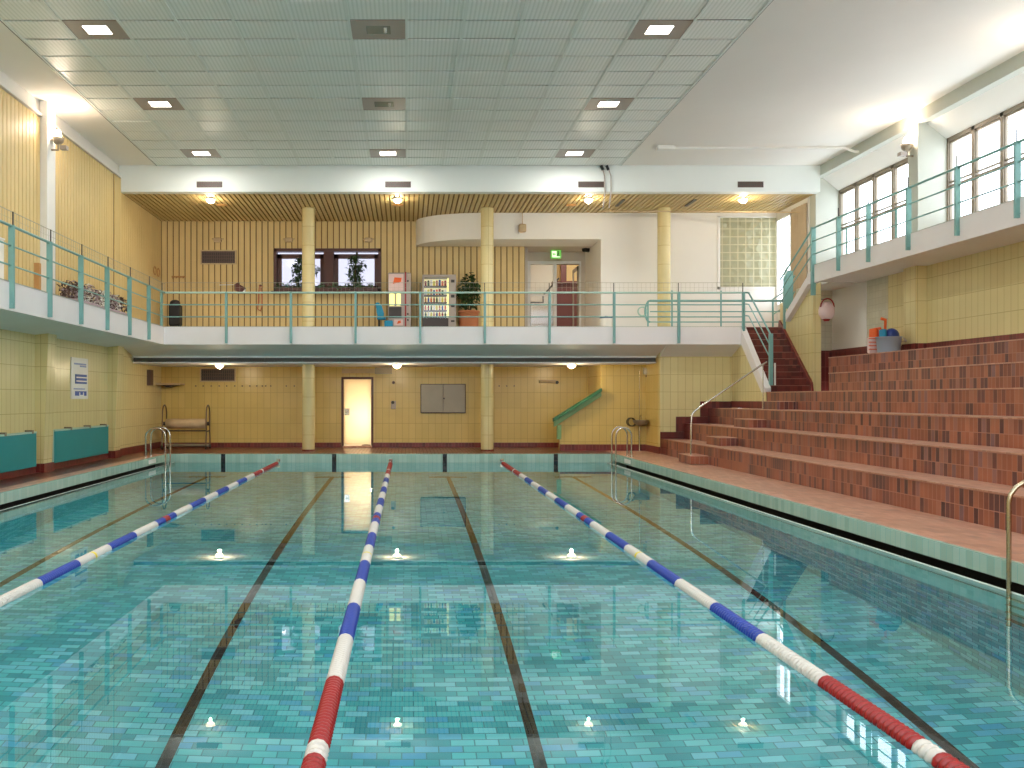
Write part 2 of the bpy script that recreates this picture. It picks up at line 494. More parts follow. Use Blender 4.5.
# ------------------------------------------------------------------ SETTING: pool basin
XS = 10.3
XB = 7.12
PD = -3.5
xl, xr = XPL+0.2, XPR-0.2
b = MB()
b.quad((xl, YPN, PD), (xr, YPN, PD), (xr, YP, PD), (xl, YP, PD), 0)
b.quad((xl, YP, PD), (xr, YP, PD), (xr, YP, ZW-0.0), (xl, YP, ZW-0.0), 1)
b.quad((xr, YPN, PD), (xl, YPN, PD), (xl, YPN, 0), (xr, YPN, 0), 1)
for x_, ya_, yb_ in ((xl, YPN, YP), (xr, YP, YPN)):
    b.quad((x_, ya_, PD), (x_, yb_, PD), (x_, yb_, ZW-1.1), (x_, ya_, ZW-1.1), 0)
    b.quad((x_, ya_, ZW-1.1), (x_, yb_, ZW-1.1), (x_, yb_, ZW+0.012), (x_, ya_, ZW+0.012), 1)
struct('floor_pool_basin', b, [M['pool_floor'], M['pool_wall']])
b = MB()
for x in (-5.35, -2.0, 1.1, 4.45):
    b.box(x-0.055, YPN+0.02, PD+0.002, x+0.055, YP-1.2, PD+0.006)
    b.box(x-0.5, YP-1.3, PD+0.002, x+0.5, YP-1.05, PD+0.006)
struct('floor_lane_lines', b, M['black_tile'])
b = MB()
for x in (-5.15, -2.04, 1.06, 4.17):
    b.box(x-0.06, YP-0.012, PD+0.2, x+0.06, YP+0.01, 0.004)
struct('trim_end_wall_marks', b, M['black_tile'])
# end wall above water and rims
b = MB()
b.box(xl-0.6, YP, -0.6, xr+0.6, YP+0.25, -0.001)
struct('trim_pool_end_rim', b, M['rim_tile'])
for nm, x0, x1, xg0, xg1 in (('right', XPR, XPR+0.06, xr, XPR+0.3), ('left', XPL-0.06, XPL, XPL-0.3, xl)):
    b = MB()
    b.box(x0, YN, -0.19, x1, YP, 0.0, 0)
    struct('trim_rim_'+nm, b, M['rim_tile'])
    b = MB()
    sgn = 1 if nm == 'right' else -1
    xo = XPR+0.35 if nm == 'right' else XPL-0.35
    xi = xr if nm == 'right' else xl
    b.box(min(xo, xi), YPN, -0.5, max(xo, xi), YP, -0.42, 0)
    b.box(xo, YPN, -0.5, xo+0.02*sgn, YP, -0.19, 0)
    b.box(xo, YPN, -0.21, XPR+0.06 if nm == 'right' else XPL-0.06, YP, -0.19, 0)
    struct('trim_gutter_'+nm, b, M['gutter'])
    b = MB()
    b.box(xi, YPN, -0.5, xi+0.05*sgn, YP, ZW+0.014, 0)
    struct('trim_gutter_lip_'+nm, b, M['lip'])
b = MB()
nx, ny = 2, 2
b.quad((xl, YPN, ZW), (xr, YPN, ZW), (xr, YP, ZW), (xl, YP, ZW))
w = struct('pool_water', b, M['water']); 
w.data.polygons[0].use_smooth = True
w.cycles.is_caustics_caster = True
for o_ in COL.objects:
    if o_.name.startswith(('floor_pool_basin', 'floor_lane_lines')): o_.cycles.is_caustics_receiver = True
w['label'] = 'still clear turquoise pool water mirroring the hall'
# depth markers on the rim (white plates)
for px, lab in ((150, 'left'), (0, 'right')):
    b = MB()
    if lab == 'left':
        b.box(XPL-0.001, 24.9, -0.15, XPL+0.006, 25.6, -0.04)
    else:
        b.box(XPR-0.006, 24.9, -0.15, XPR+0.001, 25.6, -0.04)
    o = struct('trim_depth_plate_'+lab, b, M['soffit'])

# ------------------------------------------------------------------ floors
b = MB()
b.box(XPR+0.06, YN, -0.19, 7.4, 30.2, 0.0)
struct('floor_right', b, M['terra_deck'])
b = MB()
b.box(XL, YN, -0.25, XPL-0.36, YP+0.25, 0.0)
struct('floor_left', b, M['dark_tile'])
b = MB()
b.box(XPL-0.36, YN, -0.19, XPL-0.06, YP+0.0, 0.002)
struct('trim_left_edge_strip', b, M['terra_deck'])
b = MB()
b.box(XL, YP+0.25, -0.25, XPR+0.06, 31.0, 0.0)
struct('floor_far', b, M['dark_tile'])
b = MB()
b.box(XPL-0.06, YN, -0.25, XPR+0.06, YPN, 0.0)
struct('floor_near', b, M['terra_deck'])

# ------------------------------------------------------------------ slatted surfaces
def slats_x(b, x0, x1, y, z0, z1, pitch=0.19, gap=0.035, d=0.03, mi=0):
    # vertical slats on a wall facing -Y
    n = max(1, int(round((x1-x0)/pitch))); p = (x1-x0)/n
    for i in range(n):
        b.box(x0+i*p+gap/2, y-d, z0, x0+(i+1)*p-gap/2, y, z1, mi)
def slats_y(b, y0, y1, x, z0, z1, sgn=1, pitch=0.19, gap=0.03, d=0.03, mi=0):
    n = max(1, int(round((y1-y0)/pitch))); p = (y1-y0)/n
    for i in range(n):
        b.box(x, y0+i*p+gap/2, z0, x+d*sgn, y0+(i+1)*p-gap/2, z1, mi)

# ------------------------------------------------------------------ left wall
b = MB()
b.box(XL-0.25, YN, 0, XL, YW+0.3, 3.2)
struct('wall_left_lower', b, M['yellow_tile'])
b = MB()
b.box(XL-0.25, YN, 3.2, XL-0.03, YW+0.3, 7.57, 1)
slats_y(b, YN, 20.5, XL-0.03, ZG, 7.55)
slats_y(b, 21.0, 25.6, XL-0.03, ZG, 7.55)
slats_y(b, 26.2, YW, XL-0.03, ZG, ZS)
slats_y(b, 25.62, 26.2, XL-0.0, ZG, 7.55, pitch=0.2, gap=0.05)
b.box(XL-0.03, 25.6, ZG, XL, 26.2, 7.55, 1)
struct('wall_left_upper', b, [M['slat'], M['gap']])
b = MB()
b.box(XL-0.25, YN, 7.57, XL-0.04, YB+0.3, ZC+0.05)
b.box(XL-0.25, YN, 7.57, XL+0.05, YB, 7.63)
struct('trim_left_cornice', b, M['plaster'])
for yy in (20.5, 15.2, 9.9):
    b = MB()
    b.box(XL-0.02, yy, ZG-0.02, -7.68, yy+0.48, ZC, 0)
    struct('wall_left_pier', b, M['white'], bevel=0.01)
# lower tapered pilasters
for yy in (20.2, 25.1, 15.3, 10.4):
    b = MB()
    pts = [(XL-0.01, 0.0), (-7.66, 0.0), (-7.55, 2.95), (XL-0.01, 2.95)]
    b.prism(pts, 'y', yy, yy+0.5)
    struct('wall_left_pilaster', b, M['yellow_tile'])
b = MB()
b.box(XL-0.01, YN, 0, XL+0.035, YW, 0.19)
for yy in (20.2, 25.1, 15.3, 10.4):
    b.box(XL, yy-0.03, 0, -7.62, yy+0.53, 0.19)
struct('baseboard_left', b, M['base_tile'])

b = MB()
b.box(XL-0.2, YN-0.2, -0.2, XW+0.2, YN, 3.6); b.box(XL-0.2, YN-0.2, 7.7, XW+0.2, YN, 8.1)
b.box(XL-0.2, YN-0.2, 3.6, XL+0.1, YN, 7.7); b.box(XW-0.1, YN-0.2, 3.6, XW+0.2, YN, 7.7)
struct('wall_near', b, M['yellow_tile'])
root = empty('window_9', (2.0, YN, 3.6), kind='structure')  # unseen window band, added to send grazing light onto ceiling and walls
b = MB()
for i in range(11):
    x = XL+0.1+(XW-XL-0.2)*i/10
    b.box(x-0.05, YN-0.14, 3.6, x+0.05, YN-0.04, 7.7)
for z in (3.65, 5.6, 7.65): b.box(XL, YN-0.14, z-0.05, XW, YN-0.04, z+0.05)
part('window_frame', b, M['cream_frame'], root)
b = MB(); b.quad((XL, YN-0.1, 3.6), (XW, YN-0.1, 3.6), (XW, YN-0.1, 7.7), (XL, YN-0.1, 7.7)); part('window_pane', b, M['pane'], root)

# ------------------------------------------------------------------ galleries (slabs)
b = MB()
b.prism([(XL, 3.2), (XL, 2.9), (XGL, 3.03), (XGL, ZG), (XL, ZG)], 'y', YN, YB+0.001)
struct('floor_gallery_left_slab', b, M['soffit'])
b = MB()
b.box(XGL, YN, 3.03, XGL+0.03, YB, ZG, 0)
b.box(XGL-0.05, YN, ZG-0.01, XGL+0.03, YB, ZG+0.012, 1)
struct('trim_fascia_left', b, [M['fascia'], M['greybeam']])
b = MB()
b.prism([(YB, 3.03), (YB, ZG), (YW+0.3, ZG), (YW+0.3, 2.9), (27.55, 2.9), (27.55, 2.74)], 'x', XL, XB)
b.prism([(YB, 3.03), (YB, ZG), (YW+0.3, ZG), (YW+0.3, 2.9), (27.1, 2.9), (27.1, 2.70)], 'x', XB, 9.25)
struct('floor_gallery_far_slab', b, M['soffit'])
b = MB()
b.box(9.25, YB+0.25, 3.25, XW, YW+0.3, ZG)
struct('floor_gallery_landing', b, M['terra_deck'])
b = MB()
b.box(XGL, YB-0.03, 3.03, 9.25, YB, ZG, 0)
b.box(XGL, YB-0.03, ZG-0.005, 9.25, YB+0.06, ZG+0.012, 1)
struct('trim_fascia_far', b, [M['fascia'], M['greybeam']])
# slot beam under the far gallery
b = MB()
b.box(XL, 27.42, 2.72, XB, 27.55, 2.9, 1)
b.box(XL, 27.40, 2.57, XB, 27.44, 2.60, 0)
b.box(XL, 27.44, 2.56, XB, 27.7, 2.60, 0)
b.box(XL, 27.50, 2.60, XB, 27.6, 2.74, 2)
for k in range(14):
    xx = XL + (XB-XL)*(k+0.5)/14
    b.box(xx-0.02, 27.47, 2.60, xx+0.02, 27.5, 2.72, 2)
struct('trim_slot_beam', b, [M['fascia'], M['soffit'], M['duct']])
b = MB()
b.box(XL, 27.6, 2.56, XB, YW, 2.62)
struct('ceiling_lower', b, M['plaster'])

# ------------------------------------------------------------------ rear wall, lower
DX0, DX1, DZ1 = -2.02, -1.13, 2.19
b = MB()
b.box(XL, YW, 0, DX0, YW+0.3, 2.9); b.box(DX1, YW, 0, XB, YW+0.3, 2.9); b.box(DX0, YW, DZ1, DX1, YW+0.3, 2.9)
struct('wall_far_lower', b, M['warm_lit_tile'])
b = MB()
b.box(XL+0.03, YW-0.035, 0, DX0-0.08, YW, 0.15); b.box(DX1+0.06, YW-0.035, 0, 4.9, YW, 0.15)
struct('baseboard_far', b, M['base_tile'])
# right block with the sloping cut for the stairwell, and its return
YK = 28.6; XQ = 5.78
b = MB()
b.prism([(4.55, 0), (XB, 0), (XB, 2.75), (XQ, 2.75), (XQ, 1.62), (4.55, 0.83)], 'y', YK, YK+0.2)
struct('wall_far_block', b, M['warm_lit_tile'])
b = MB(); b.box(XB, 27.19, 0, XB+0.25, YK+0.2, 2.9)
struct('wall_far_block_side', b, M['warm_lit_tile'])
b = MB(); b.box(XQ, YK+0.2, 0, XQ+0.2, YW, 2.75)
struct('wall_stairwell', b, M['warm_lit_tile'])
b = MB()
b.box(4.55, YK-0.035, 0, XB, YK, 0.19)
b.box(XB-0.035, 27.0, 0, XB, YK, 0.19)
struct('baseboard_far_block', b, M['base_tile'])
# wall behind the bleacher end
b = MB()
b.box(XB-0.002, 27.0, 0, 9.3, 27.2, 2.95)
struct('wall_bleacher_end', b, M['yellow_tile'])

# ------------------------------------------------------------------ bleachers
R, T, X1 = 0.4283, 0.68, 7.1
YE = 26.1                                # far end of lower rows
bl = empty('tiled_bleachers', (9.2, 14, 0), 'broad terracotta tiled seating steps along the right side of the pool', 'bleachers')
for k in range(6):
    b = MB()
    x0 = X1+k*T
    if k == 3: YE_ = 24.4
    else: YE_ = YE
    x1 = x0+T if k < 5 else XRW-0.002
    ye = YE if k < 4 else 22.35
    if k < 4:
        ye = YE_
    z0 = k*R
    if k == 5: ye = 23.9
    b.box(x0, YN+0.02, 0 if k == 0 else z0-0.02, x1, ye, z0+R, 0)
    b.box(x0-0.015, YN+0.02, z0+R-0.006, x1, ye, z0+R+0.012, 1)
    o = part('seating_tier', b, [M['terra_riser'], M['terra_deck']], bl)
# fill below upper tiers so that ends are closed
b = MB()
for k in range(1, 6):
    x0 = X1+k*T; ye = (24.38 if k == 3 else YE-0.03) if k < 4 else 22.34
    b.box(x0+0.02, YN+0.03, 0, XRW-0.01, ye, k*R-0.02, 0)
for k in range(3):
    b.box(X1+k*T+0.015, YE-0.02, 0, min(X1+(k+1)*T+0.02, 9.13), 26.98, (k+1)*R, 0)
part('core', b, [M['dark_tile']], bl)
b = MB()
b.box(X1+4*T, 22.35, 1.2, XRW, 24.4, 4*R, 0)
b.box(X1+3*T, 22.35, 4*R-0.006, XRW, 24.6, 4*R+0.012, 1)
part('landing', b, [M['dark_tile'], M['terra_deck']], bl)
for k in range(4):
    b = MB()
    xk = X1+k*T
    b.box(xk-0.42, 22.6, k*R+0.012, xk, 23.6, k*R+R/2-0.02, 0)
    b.box(xk-0.43, 22.59, k*R+R/2-0.02, xk, 23.6, k*R+R/2-0.006, 1)
    part('half_step', b, [M['terra_riser'], M['terra_deck']], bl)
# stepped baseboard on the end wall
b = MB()
for k in range(3):
    xk = X1+k*T
    b.box(7.12 if k == 0 else xk-0.02-0.2+0.2*0, 26.965, 0 if k == 0 else k*R+0.191, 9.12, 26.998, (k+1)*R+0.19, 0)
struct('baseboard_bleacher_end', b, M['dark_tile'])

# ------------------------------------------------------------------ right lower wall
b = MB()
b.box(XRW, YN, 2.2, XRW+0.25, 22.75, 4.5, 0)
struct('wall_right_lower', b, M['yellow_tile'])
b = MB()
b.box(XRW, 22.75, 1.6, XRW+0.25, 23.8, 4.5, 1)
b.box(XRW-0.01, 23.8, 2.85, XRW+0.25, 25.72, 4.5, 2)
b.box(XRW, 23.8, 1.6, XRW+0.25, 26.5, 2.85, 0)
struct('wall_right_recess', b, [M['yellow_tile'], M['white_tile'], M['plaster']])
for yy in (21.04, 15.74, 10.44):
    b = MB()
    b.box(XRW-0.25, yy, 2.56, XRW+0.02, yy+0.52, 4.5)
    struct('wall_right_pilaster', b, M['yellow_tile'])
b = MB()
b.box(XRW-0.035, YN, 6*R, XRW, 22.3, 6*R+0.2)
b.box(XRW-0.035, 22.3, 4*R, XRW, 25.72, 2.85)
b.box(XS+0.2, 25.69, 4*R, XRW, 25.72, 2.84)
for yy in (21.04, 15.74, 10.44):
    b.box(XRW-0.28, yy-0.03, 6*R, XRW, yy+0.55, 6*R+0.2)
struct('baseboard_right', b, M['base_tile'])
# pier and recess at the foot of the stairs
b = MB()
b.prism([(24.3, 4*R), (24.3, 4.45), (24.0, 4.47), (24.0, 4.0)][:0] or [(24.35, 4*R), (26.5, 3.5), (26.5, 4.2), (25.9, 3.9), (24.35, 4.5)], 'x', XS, XS+0.2)
struct('wall_stair_spine', b, M['yellow_tile'])
b = MB()
b.box(XS+0.2, 25.72, 1.6, XRW, 25.9, 4.5)
struct('wall_recess_back', b, M['white_tile'])

# ------------------------------------------------------------------ right gallery
b = MB()
b.prism([(XG, 4.47), (XG, ZGR), (XW, ZGR), (XW, 4.47)], 'y', YN, 24.0)
struct('floor_gallery_right_slab', b, M['soffit'])
b = MB()
b.box(XG-0.03, YN, 4.45, XG, 24.0, ZGR, 0)
b.box(XG-0.03, YN, ZGR-0.005, XG+0.05, 24.0, ZGR+0.012, 1)
struct('trim_fascia_right', b, [M['fascia'], M['greybeam']])
# sloping balustrade base from gallery to landing
b = MB()
b.prism([(24.0, ZGR), (24.0, 4.45), (24.35, 4.45), (25.8, 3.62), (25.8, 3.86)], 'x', XG-0.03, XG+0.12)
struct('wall_stair_upper_stringer', b, M['fascia'])

# ------------------------------------------------------------------ upper right: beam, soffit, window wall
b = MB()
b.box(XGR, YN, 7.64, XGR+0.2, YB+0.3, ZC+0.05)
struct('trim_beam_right', b, M['greybeam'])
b = MB()
b.prism([(XGR+0.2, 7.64), (XW, 7.30), (XW+0.3, 7.30), (XW+0.3, 7.7), (XGR+0.2, 7.7)], 'y', YN, YB+0.42)
struct('ceiling_right_soffit', b, M['ceil'])
b = MB()
b.box(XW, YN, 4.4, XW+0.25, YB+0.35, 5.35)
struct('wall_right_parapet', b, M['plaster'])
for yy in (26.5, 21.2, 15.9, 10.6, 5.3):
    b = MB()
    b.box(XGR, yy, ZGR if yy < 26 else ZG, XW+0.25, yy+0.42, 7.66)
    struct('wall_right_pier', b, M['greybeam'], bevel=0.01)
wn = 0
prev = None
for y0, y1 in ((21.62, 26.5), (16.32, 21.2), (11.02, 15.9), (5.72, 10.6), (0.0, 5.3)):
    wn += 1
    root = empty('window_%d' % wn, (XW, (y0+y1)/2, 5.35), kind='structure')
    b = MB()
    b.box(XW+0.02, y0, 7.22, XW+0.14, y1, 7.32); b.box(XW+0.02, y0, 5.33, XW+0.14, y1, 5.42)
    n = 5
    for i in range(n+1):
        yy = y0+(y1-y0)*i/n
        b.box(XW+0.02, max(y0, yy-0.055), 5.35, XW+0.12, min(y1, yy+0.055), 7.3)
    part('window_frame', b, M['cream_frame'], root)
    b = MB()
    for i in range(n):
        ya = y0+(y1-y0)*i/n+0.04; yb = y0+(y1-y0)*(i+1)/n-0.04
        for za, zb in ((5.42, 6.25), (6.30, 7.22)):
            b.box(XW+0.05, ya, za, XW+0.1, ya+0.035, zb); b.box(XW+0.05, yb-0.035, za, XW+0.1, yb, zb)
            b.box(XW+0.05, ya, zb-0.045, XW+0.1, yb, zb); b.box(XW+0.05, ya, za, XW+0.1, yb, za+0.035)
    part('window_sash', b, M['cream_frame'], root)
    b = MB(); b.quad((XW+0.08, y0, 5.4), (XW+0.08, y1, 5.4), (XW+0.08, y1, 7.25), (XW+0.08, y0, 7.25))
    part('window_pane', b, M['pane'], root)

# ------------------------------------------------------------------ ceiling
b = MB()
b.box(XL-0.25, YN, ZC, -6.8, YB+0.3, ZC+0.2); b.box(5.81, YN, ZC, XGR+0.3, YB+0.3, ZC+0.2)
b.box(-6.8, YN, ZC+0.12, 5.81, YB+0.3, ZC+0.2)
struct('ceiling_main', b, M['ceil'])
NX, NY = 13, 33
TW = (5.81+6.8)/NX; TD = 0.8375
lit = {}
b = MB()
for j in range(NY):
    for i in range(NX):
        x0 = -6.8+i*TW; y1 = YB-j*TD; y0 = y1-TD
        if y0 < YN: continue
        if i in (1, 6, 11) and j % 5 == 1:
            lit[(i, j)] = (x0, y0, x0+TW, y1); continue
        g = 0.012
        dz = random.uniform(-0.004, 0.004)
        b.box(x0+g, y0+0.036, ZC-0.0+dz, x0+TW-g, y1-0.036, ZC+0.03+dz, 0)
for i in range(NX+1):
    x = -6.8+i*TW; b.box(x-0.02, YN, ZC-0.014, x+0.02, YB, ZC+0.02, 1)
for j in range(NY+1):
    y = YB-j*TD
    if y < YN: continue
    b.box(-6.8, y-0.05, ZC+0.024, 5.81, y+0.05, ZC+0.04, 2)
b.box(-6.84, YN, ZC-0.012, -6.79, YB, ZC+0.02, 2); b.box(5.8, YN, ZC-0.012, 5.84, YB, ZC+0.02, 2)
struct('ceiling_grid', b, [M['ribbed'], M['beam'], M['dark']])

row_names = {1: 'far', 6: 'second', 11: 'third', 16: 'overhead', 21: 'overhead', 26: 'overhead', 31: 'overhead'}
side = {1: 'left', 6: 'middle', 11: 'right'}
first = {}
for (i, j), (x0, y0, x1, y1) in sorted(lit.items()):
    on = not (i == 6 and j in (6, 11))
    cx, cy = (x0+x1)/2, (y0+y1)/2
    lab = {(1, 1): 'lit recessed ceiling lamp closest to the far beam, in the left-hand row',
           (6, 1): 'only lit recessed ceiling lamp in the middle row, by the far beam',
           (11, 1): 'lit recessed ceiling lamp closest to the far beam, in the right-hand row',
           (1, 6): 'lit recessed ceiling lamp, second from the far beam in the left row',
           (6, 6): 'unlit recessed ceiling lamp in the middle row, the one closer to the far beam',
           (11, 6): 'lit recessed ceiling lamp, second from the far beam in the right row',
           (1, 11): 'large lit recessed ceiling lamp in the top left corner of the ceiling grid',
           (6, 11): 'dark unlit recessed ceiling lamp in the middle row at the top of the picture',
           (11, 11): 'large lit recessed ceiling lamp in the top right of the ceiling grid'}.get((i, j), 'recessed ceiling lamp above and behind the viewpoint')
    t = empty('ceiling_lamp', (cx, cy, ZC), lab, 'ceiling lamp', 'recessed lamps in the ceiling grid')
    ox = 0.02 if i != 1 else -0.02
    lw, ld = 0.21, 0.19
    b = MB()
    b.box(x0+0.012, y0+0.012, ZC-0.002, cx-lw, y1-0.012, ZC+0.02); b.box(cx+lw, y0+0.012, ZC-0.002, x1-0.012, y1-0.012, ZC+0.02)
    b.box(cx-lw, y0+0.012, ZC-0.002, cx+lw, cy-ld, ZC+0.02); b.box(cx-lw, cy+ld, ZC-0.002, cx+lw, y1-0.012, ZC+0.02)
    part('panel', b, M['lamp_panel'], t)
    b = MB()
    b.box(cx-lw-0.02, cy-ld-0.02, ZC+0.0, cx-lw, cy+ld+0.02, ZC+0.1); b.box(cx+lw, cy-ld-0.02, ZC, cx+lw+0.02, cy+ld+0.02, ZC+0.1)
    b.box(cx-lw, cy-ld-0.02, ZC, cx+lw, cy-ld, ZC+0.1); b.box(cx-lw, cy+ld, ZC, cx+lw, cy+ld+0.02, ZC+0.1)
    b.box(cx-lw-0.02, cy-ld-0.02, ZC+0.09, cx+lw+0.02, cy+ld+0.02, ZC+0.11)
    part('housing', b, M['grey_metal'], t)
    b = MB()
    b.box(cx-lw+0.005, cy-ld+0.005, ZC+0.0, cx+lw-0.005, cy+ld-0.005, ZC+0.02)
    part('diffuser' if on else 'dark_diffuser', b, M['lamp_on'] if on else M['lamp_off'], t)
    if not on:
        b = MB(); b.tube([(cx+0.12, cy-0.1, ZC+0.01), (cx+0.12, cy+0.1, ZC+0.01)], 0.03); part('tube', b, M['white'], t)
    if on:
        lamp('ceiling_lamp_light', 'AREA', (cx, cy, ZC-0.03), LAMP_CEIL, (1.0, 0.98, 0.95), t, 0.4, 0.36)

# beam across the far end
b = MB()
b.box(XL-0.03, YB, ZS, XGR, YB+0.3, ZC+0.05)
struct('trim_beam_far', b, M['beam'])
vents = (209.5, 398, 591, 750.5)
for k, px in enumerate(vents):
    c = at(px, 184.5, YB)
    t = empty('air_vent', (c.x, YB-0.01, c.z-0.08),
              ['dark slotted vent in the white beam, leftmost of four', 'dark slotted vent in the white beam above the middle globe lamp',
               'dark slotted vent in the white beam beside the hanging cables', 'dark slotted vent in the white beam, rightmost of four'][k], 'vent', 'slotted vents in the far beam')
    b = MB(); b.box(c.x-0.35, YB-0.012, c.z-0.08, c.x+0.35, YB, c.z+0.08)
    part('frame', b, M['grille'], t)
    b = MB()
    for q in range(14):
        xx = c.x-0.32+q*0.64/13
        b.box(xx-0.008, YB-0.02, c.z-0.065, xx+0.008, YB-0.01, c.z+0.065)
    b.box(c.x-0.33, YB-0.02, c.z-0.006, c.x+0.33, YB-0.01, c.z+0.006)
    part('grid', b, M['duct'], t)

# slatted ceiling of the upper foyer
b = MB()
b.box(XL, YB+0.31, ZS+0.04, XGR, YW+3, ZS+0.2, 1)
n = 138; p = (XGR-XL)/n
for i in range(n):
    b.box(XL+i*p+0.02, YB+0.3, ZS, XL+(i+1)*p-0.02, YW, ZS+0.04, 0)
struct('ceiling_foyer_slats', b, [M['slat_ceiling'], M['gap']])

# ------------------------------------------------------------------ rear wall, upper, with window
WX0, WX1, WZ0, WZ1 = -4.24, -0.83, 4.96, 6.33
RX0, RX1 = 3.76, 5.9
b = MB()
b.box(XL, YW+0.03, ZG, WX0, YW+0.3, ZS+0.05, 1); b.box(WX1, YW+0.03, ZG, RX0, YW+0.3, ZS+0.05, 1)
b.box(WX0, YW+0.03, ZG, WX1, YW+0.3, WZ0, 1); b.box(WX0, YW+0.03, WZ1, WX1, YW+0.3, ZS+0.05, 1)
slats_x(b, XL, WX0, YW+0.03, ZG, ZS); slats_x(b, WX1, RX0, YW+0.03, ZG, ZS)
slats_x(b, WX0, WX1, YW+0.03, ZG, WZ0); slats_x(b, WX0, WX1, YW+0.03, WZ1, ZS)
struct('wall_far_upper', b, [M['slat'], M['gap']])
root = empty('window_6', ((WX0+WX1)/2, YW, WZ0), kind='structure')
b = MB()
fy0, fy1 = YW-0.06, YW+0.25
b.box(WX0, fy0, WZ0, WX0+0.09, fy1, WZ1); b.box(WX1-0.09, fy0, WZ0, WX1, fy1, WZ1)
b.box(WX0, fy0, WZ1-0.09, WX1, fy1, WZ1); b.box(WX0, fy0, WZ0, WX1, fy1, WZ0+0.07)
xm = (WX0+WX1)/2+0.04
b.box(xm-0.16, fy0+0.01, WZ0, xm+0.16, fy1, WZ1)
part('window_frame', b, M['brown_frame'], root)
for a0, a1 in ((WX0+0.09, xm-0.16), (xm+0.16, WX1-0.09)):
    b = MB()
    b.box(a0, YW+0.1, WZ0+0.07, a0+0.14, YW+0.2, WZ1-0.16); b.box(a1-0.12, YW+0.1, WZ0+0.07, a1, YW+0.2, WZ1-0.16)
    b.box(a0, YW+0.1, WZ1-0.30, a1, YW+0.2, WZ1-0.16); b.box(a0, YW+0.1, WZ0+0.07, a1, YW+0.2, WZ0+0.2)
    part('window_sash', b, M['brown_frame'], root)
b = MB(); b.quad((WX0, YW+0.17, WZ0), (WX1, YW+0.17, WZ0), (WX1, YW+0.17, WZ1), (WX0, YW+0.17, WZ1))
part('window_pane', b, M['pane_rear'], root)
b = MB(); b.box(WX0-0.05, YW-0.28, WZ0-0.06, WX1+0.05, YW+0.0, WZ0-0.01)
part('window_sill', b, M['brown_frame'], root)

# right part of upper foyer: white wall with glass block window, bulkhead, entrance recess
YF = 29.2
GX0, GX1, GZ0, GZ1 = 9.52, 11.2, 4.95, 7.06
b = MB()
b.box(5.9, YF, ZG, GX0-0.08, YF+0.2, ZS); b.box(GX0-0.08, YF, ZG, 11.6, YF+0.2, GZ0-0.06); b.box(GX0-0.08, YF, GZ1+0.04, 11.6, YF+0.2, ZS)
b.box(5.9, YF+0.2, ZG, 6.1, 31.8, ZS)
struct('wall_foyer_white', b, M['plaster'])
root = empty('window_7', ((GX0+GX1)/2, YF, GZ0), kind='structure')
b = MB(); b.box(GX0-0.08, YF-0.02, GZ0-0.06, GX0, YF+0.18, GZ1+0.04); b.box(GX0-0.08, YF-0.02, GZ0-0.06, GX1+0.05, YF+0.18, GZ0); b.box(GX0-0.08, YF-0.02, GZ1, GX1+0.05, YF+0.18, GZ1+0.04)
part('window_frame', b, M['white'], root)
b = MB(); b.box(GX0, YF+0.04, GZ0, GX1+0.05, YF+0.12, GZ1)
part('glass_blocks', b, M['glassblock'], root)
# side wall with a tall window, then curtain
root = empty('window_8', (11.25, 28.6, 3.6), kind='structure')
b = MB()
b.box(11.22, 28.05, ZG, 11.32, 28.13, 7.0); b.box(11.22, 29.12, ZG, 11.32, 29.2, 7.0); b.box(11.22, 28.05, 6.93, 11.32, 29.2, 7.0); b.box(11.22, 28.5, 5.0, 11.3, 28.55, 6.93)
part('window_frame', b, M['white'], root)
b = MB(); b.quad((11.28, 28.1, 4.4), (11.28, 29.2, 4.4), (11.28, 29.2, 7.0), (11.28, 28.1, 7.0))
part('window_pane', b, M['pane'], root)
b = MB()
b.box(11.25, 26.9, ZG, 11.4, 28.05, ZS)
b.box(11.25, 28.05, ZG, 11.4, 29.3, 4.4); b.box(11.25, 28.05, 7.0, 11.4, 29.3, ZS)
struct('wall_foyer_side', b, M['plaster'])
# bulkhead with rounded end
b = MB()
zb = 6.40
pts = [(6.0, YF+0.0), (6.0, YW+0.02)]
ex = 0.28
for k in range(13):
    a = PI/2+ (PI/2)*k/12
    pts.append((ex+1.6+1.6*math.cos(a)*1.0, YF+1.42 - 1.42*(1-math.sin(a)) if False else YF+1.42-1.42*math.cos(a-PI/2) if False else YF+1.4*math.sin(a) if False else 0))
pts = [(5.95, YF-0.01), (5.95, YW), (ex, YW)]
for k in range(13):
    a = (PI/2)*k/12           # from side (a=0) round to front (a=pi/2)
    pts.append((ex+2.0*(1-math.cos(a)), YW-1.41*math.sin(a)))
b.prism(pts, 'z', zb, ZS)
struct('ceiling_bulkhead', b, M['plaster'])

# entrance recess
YR = 31.8
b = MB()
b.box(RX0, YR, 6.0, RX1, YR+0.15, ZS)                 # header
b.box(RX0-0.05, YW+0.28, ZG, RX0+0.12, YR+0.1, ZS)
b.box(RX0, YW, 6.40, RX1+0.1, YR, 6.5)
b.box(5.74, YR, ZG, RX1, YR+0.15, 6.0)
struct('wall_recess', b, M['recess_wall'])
b = MB()
b.box(3.2, 35.0, ZG, 5.35, 35.2, 7.0, 1); b.box(5.35, 35.0, ZG, 8.5, 35.2, 7.0, 0)
b.box(3.2, YR+0.1, ZG, 3.35, 35, 7.0, 0); b.box(8.3, YR+0.1, ZG, 8.5, 35, 7.0, 0)
b.box(3.2, YR+0.15, 6.9, 8.5, 35, 7.0, 1)
struct('wall_corridor', b, [M['slat'], M['plaster']])
b = MB(); b.box(3.2, YW, ZG-0.1, 8.5, 35.2, ZG)
struct('floor_corridor', b, M['terra_deck'])
b = MB(); b.box(XL, YW+0.2, ZG-0.4, 3.2, YW+0.4, ZG)
struct('wall_far_band', b, M['plaster'])
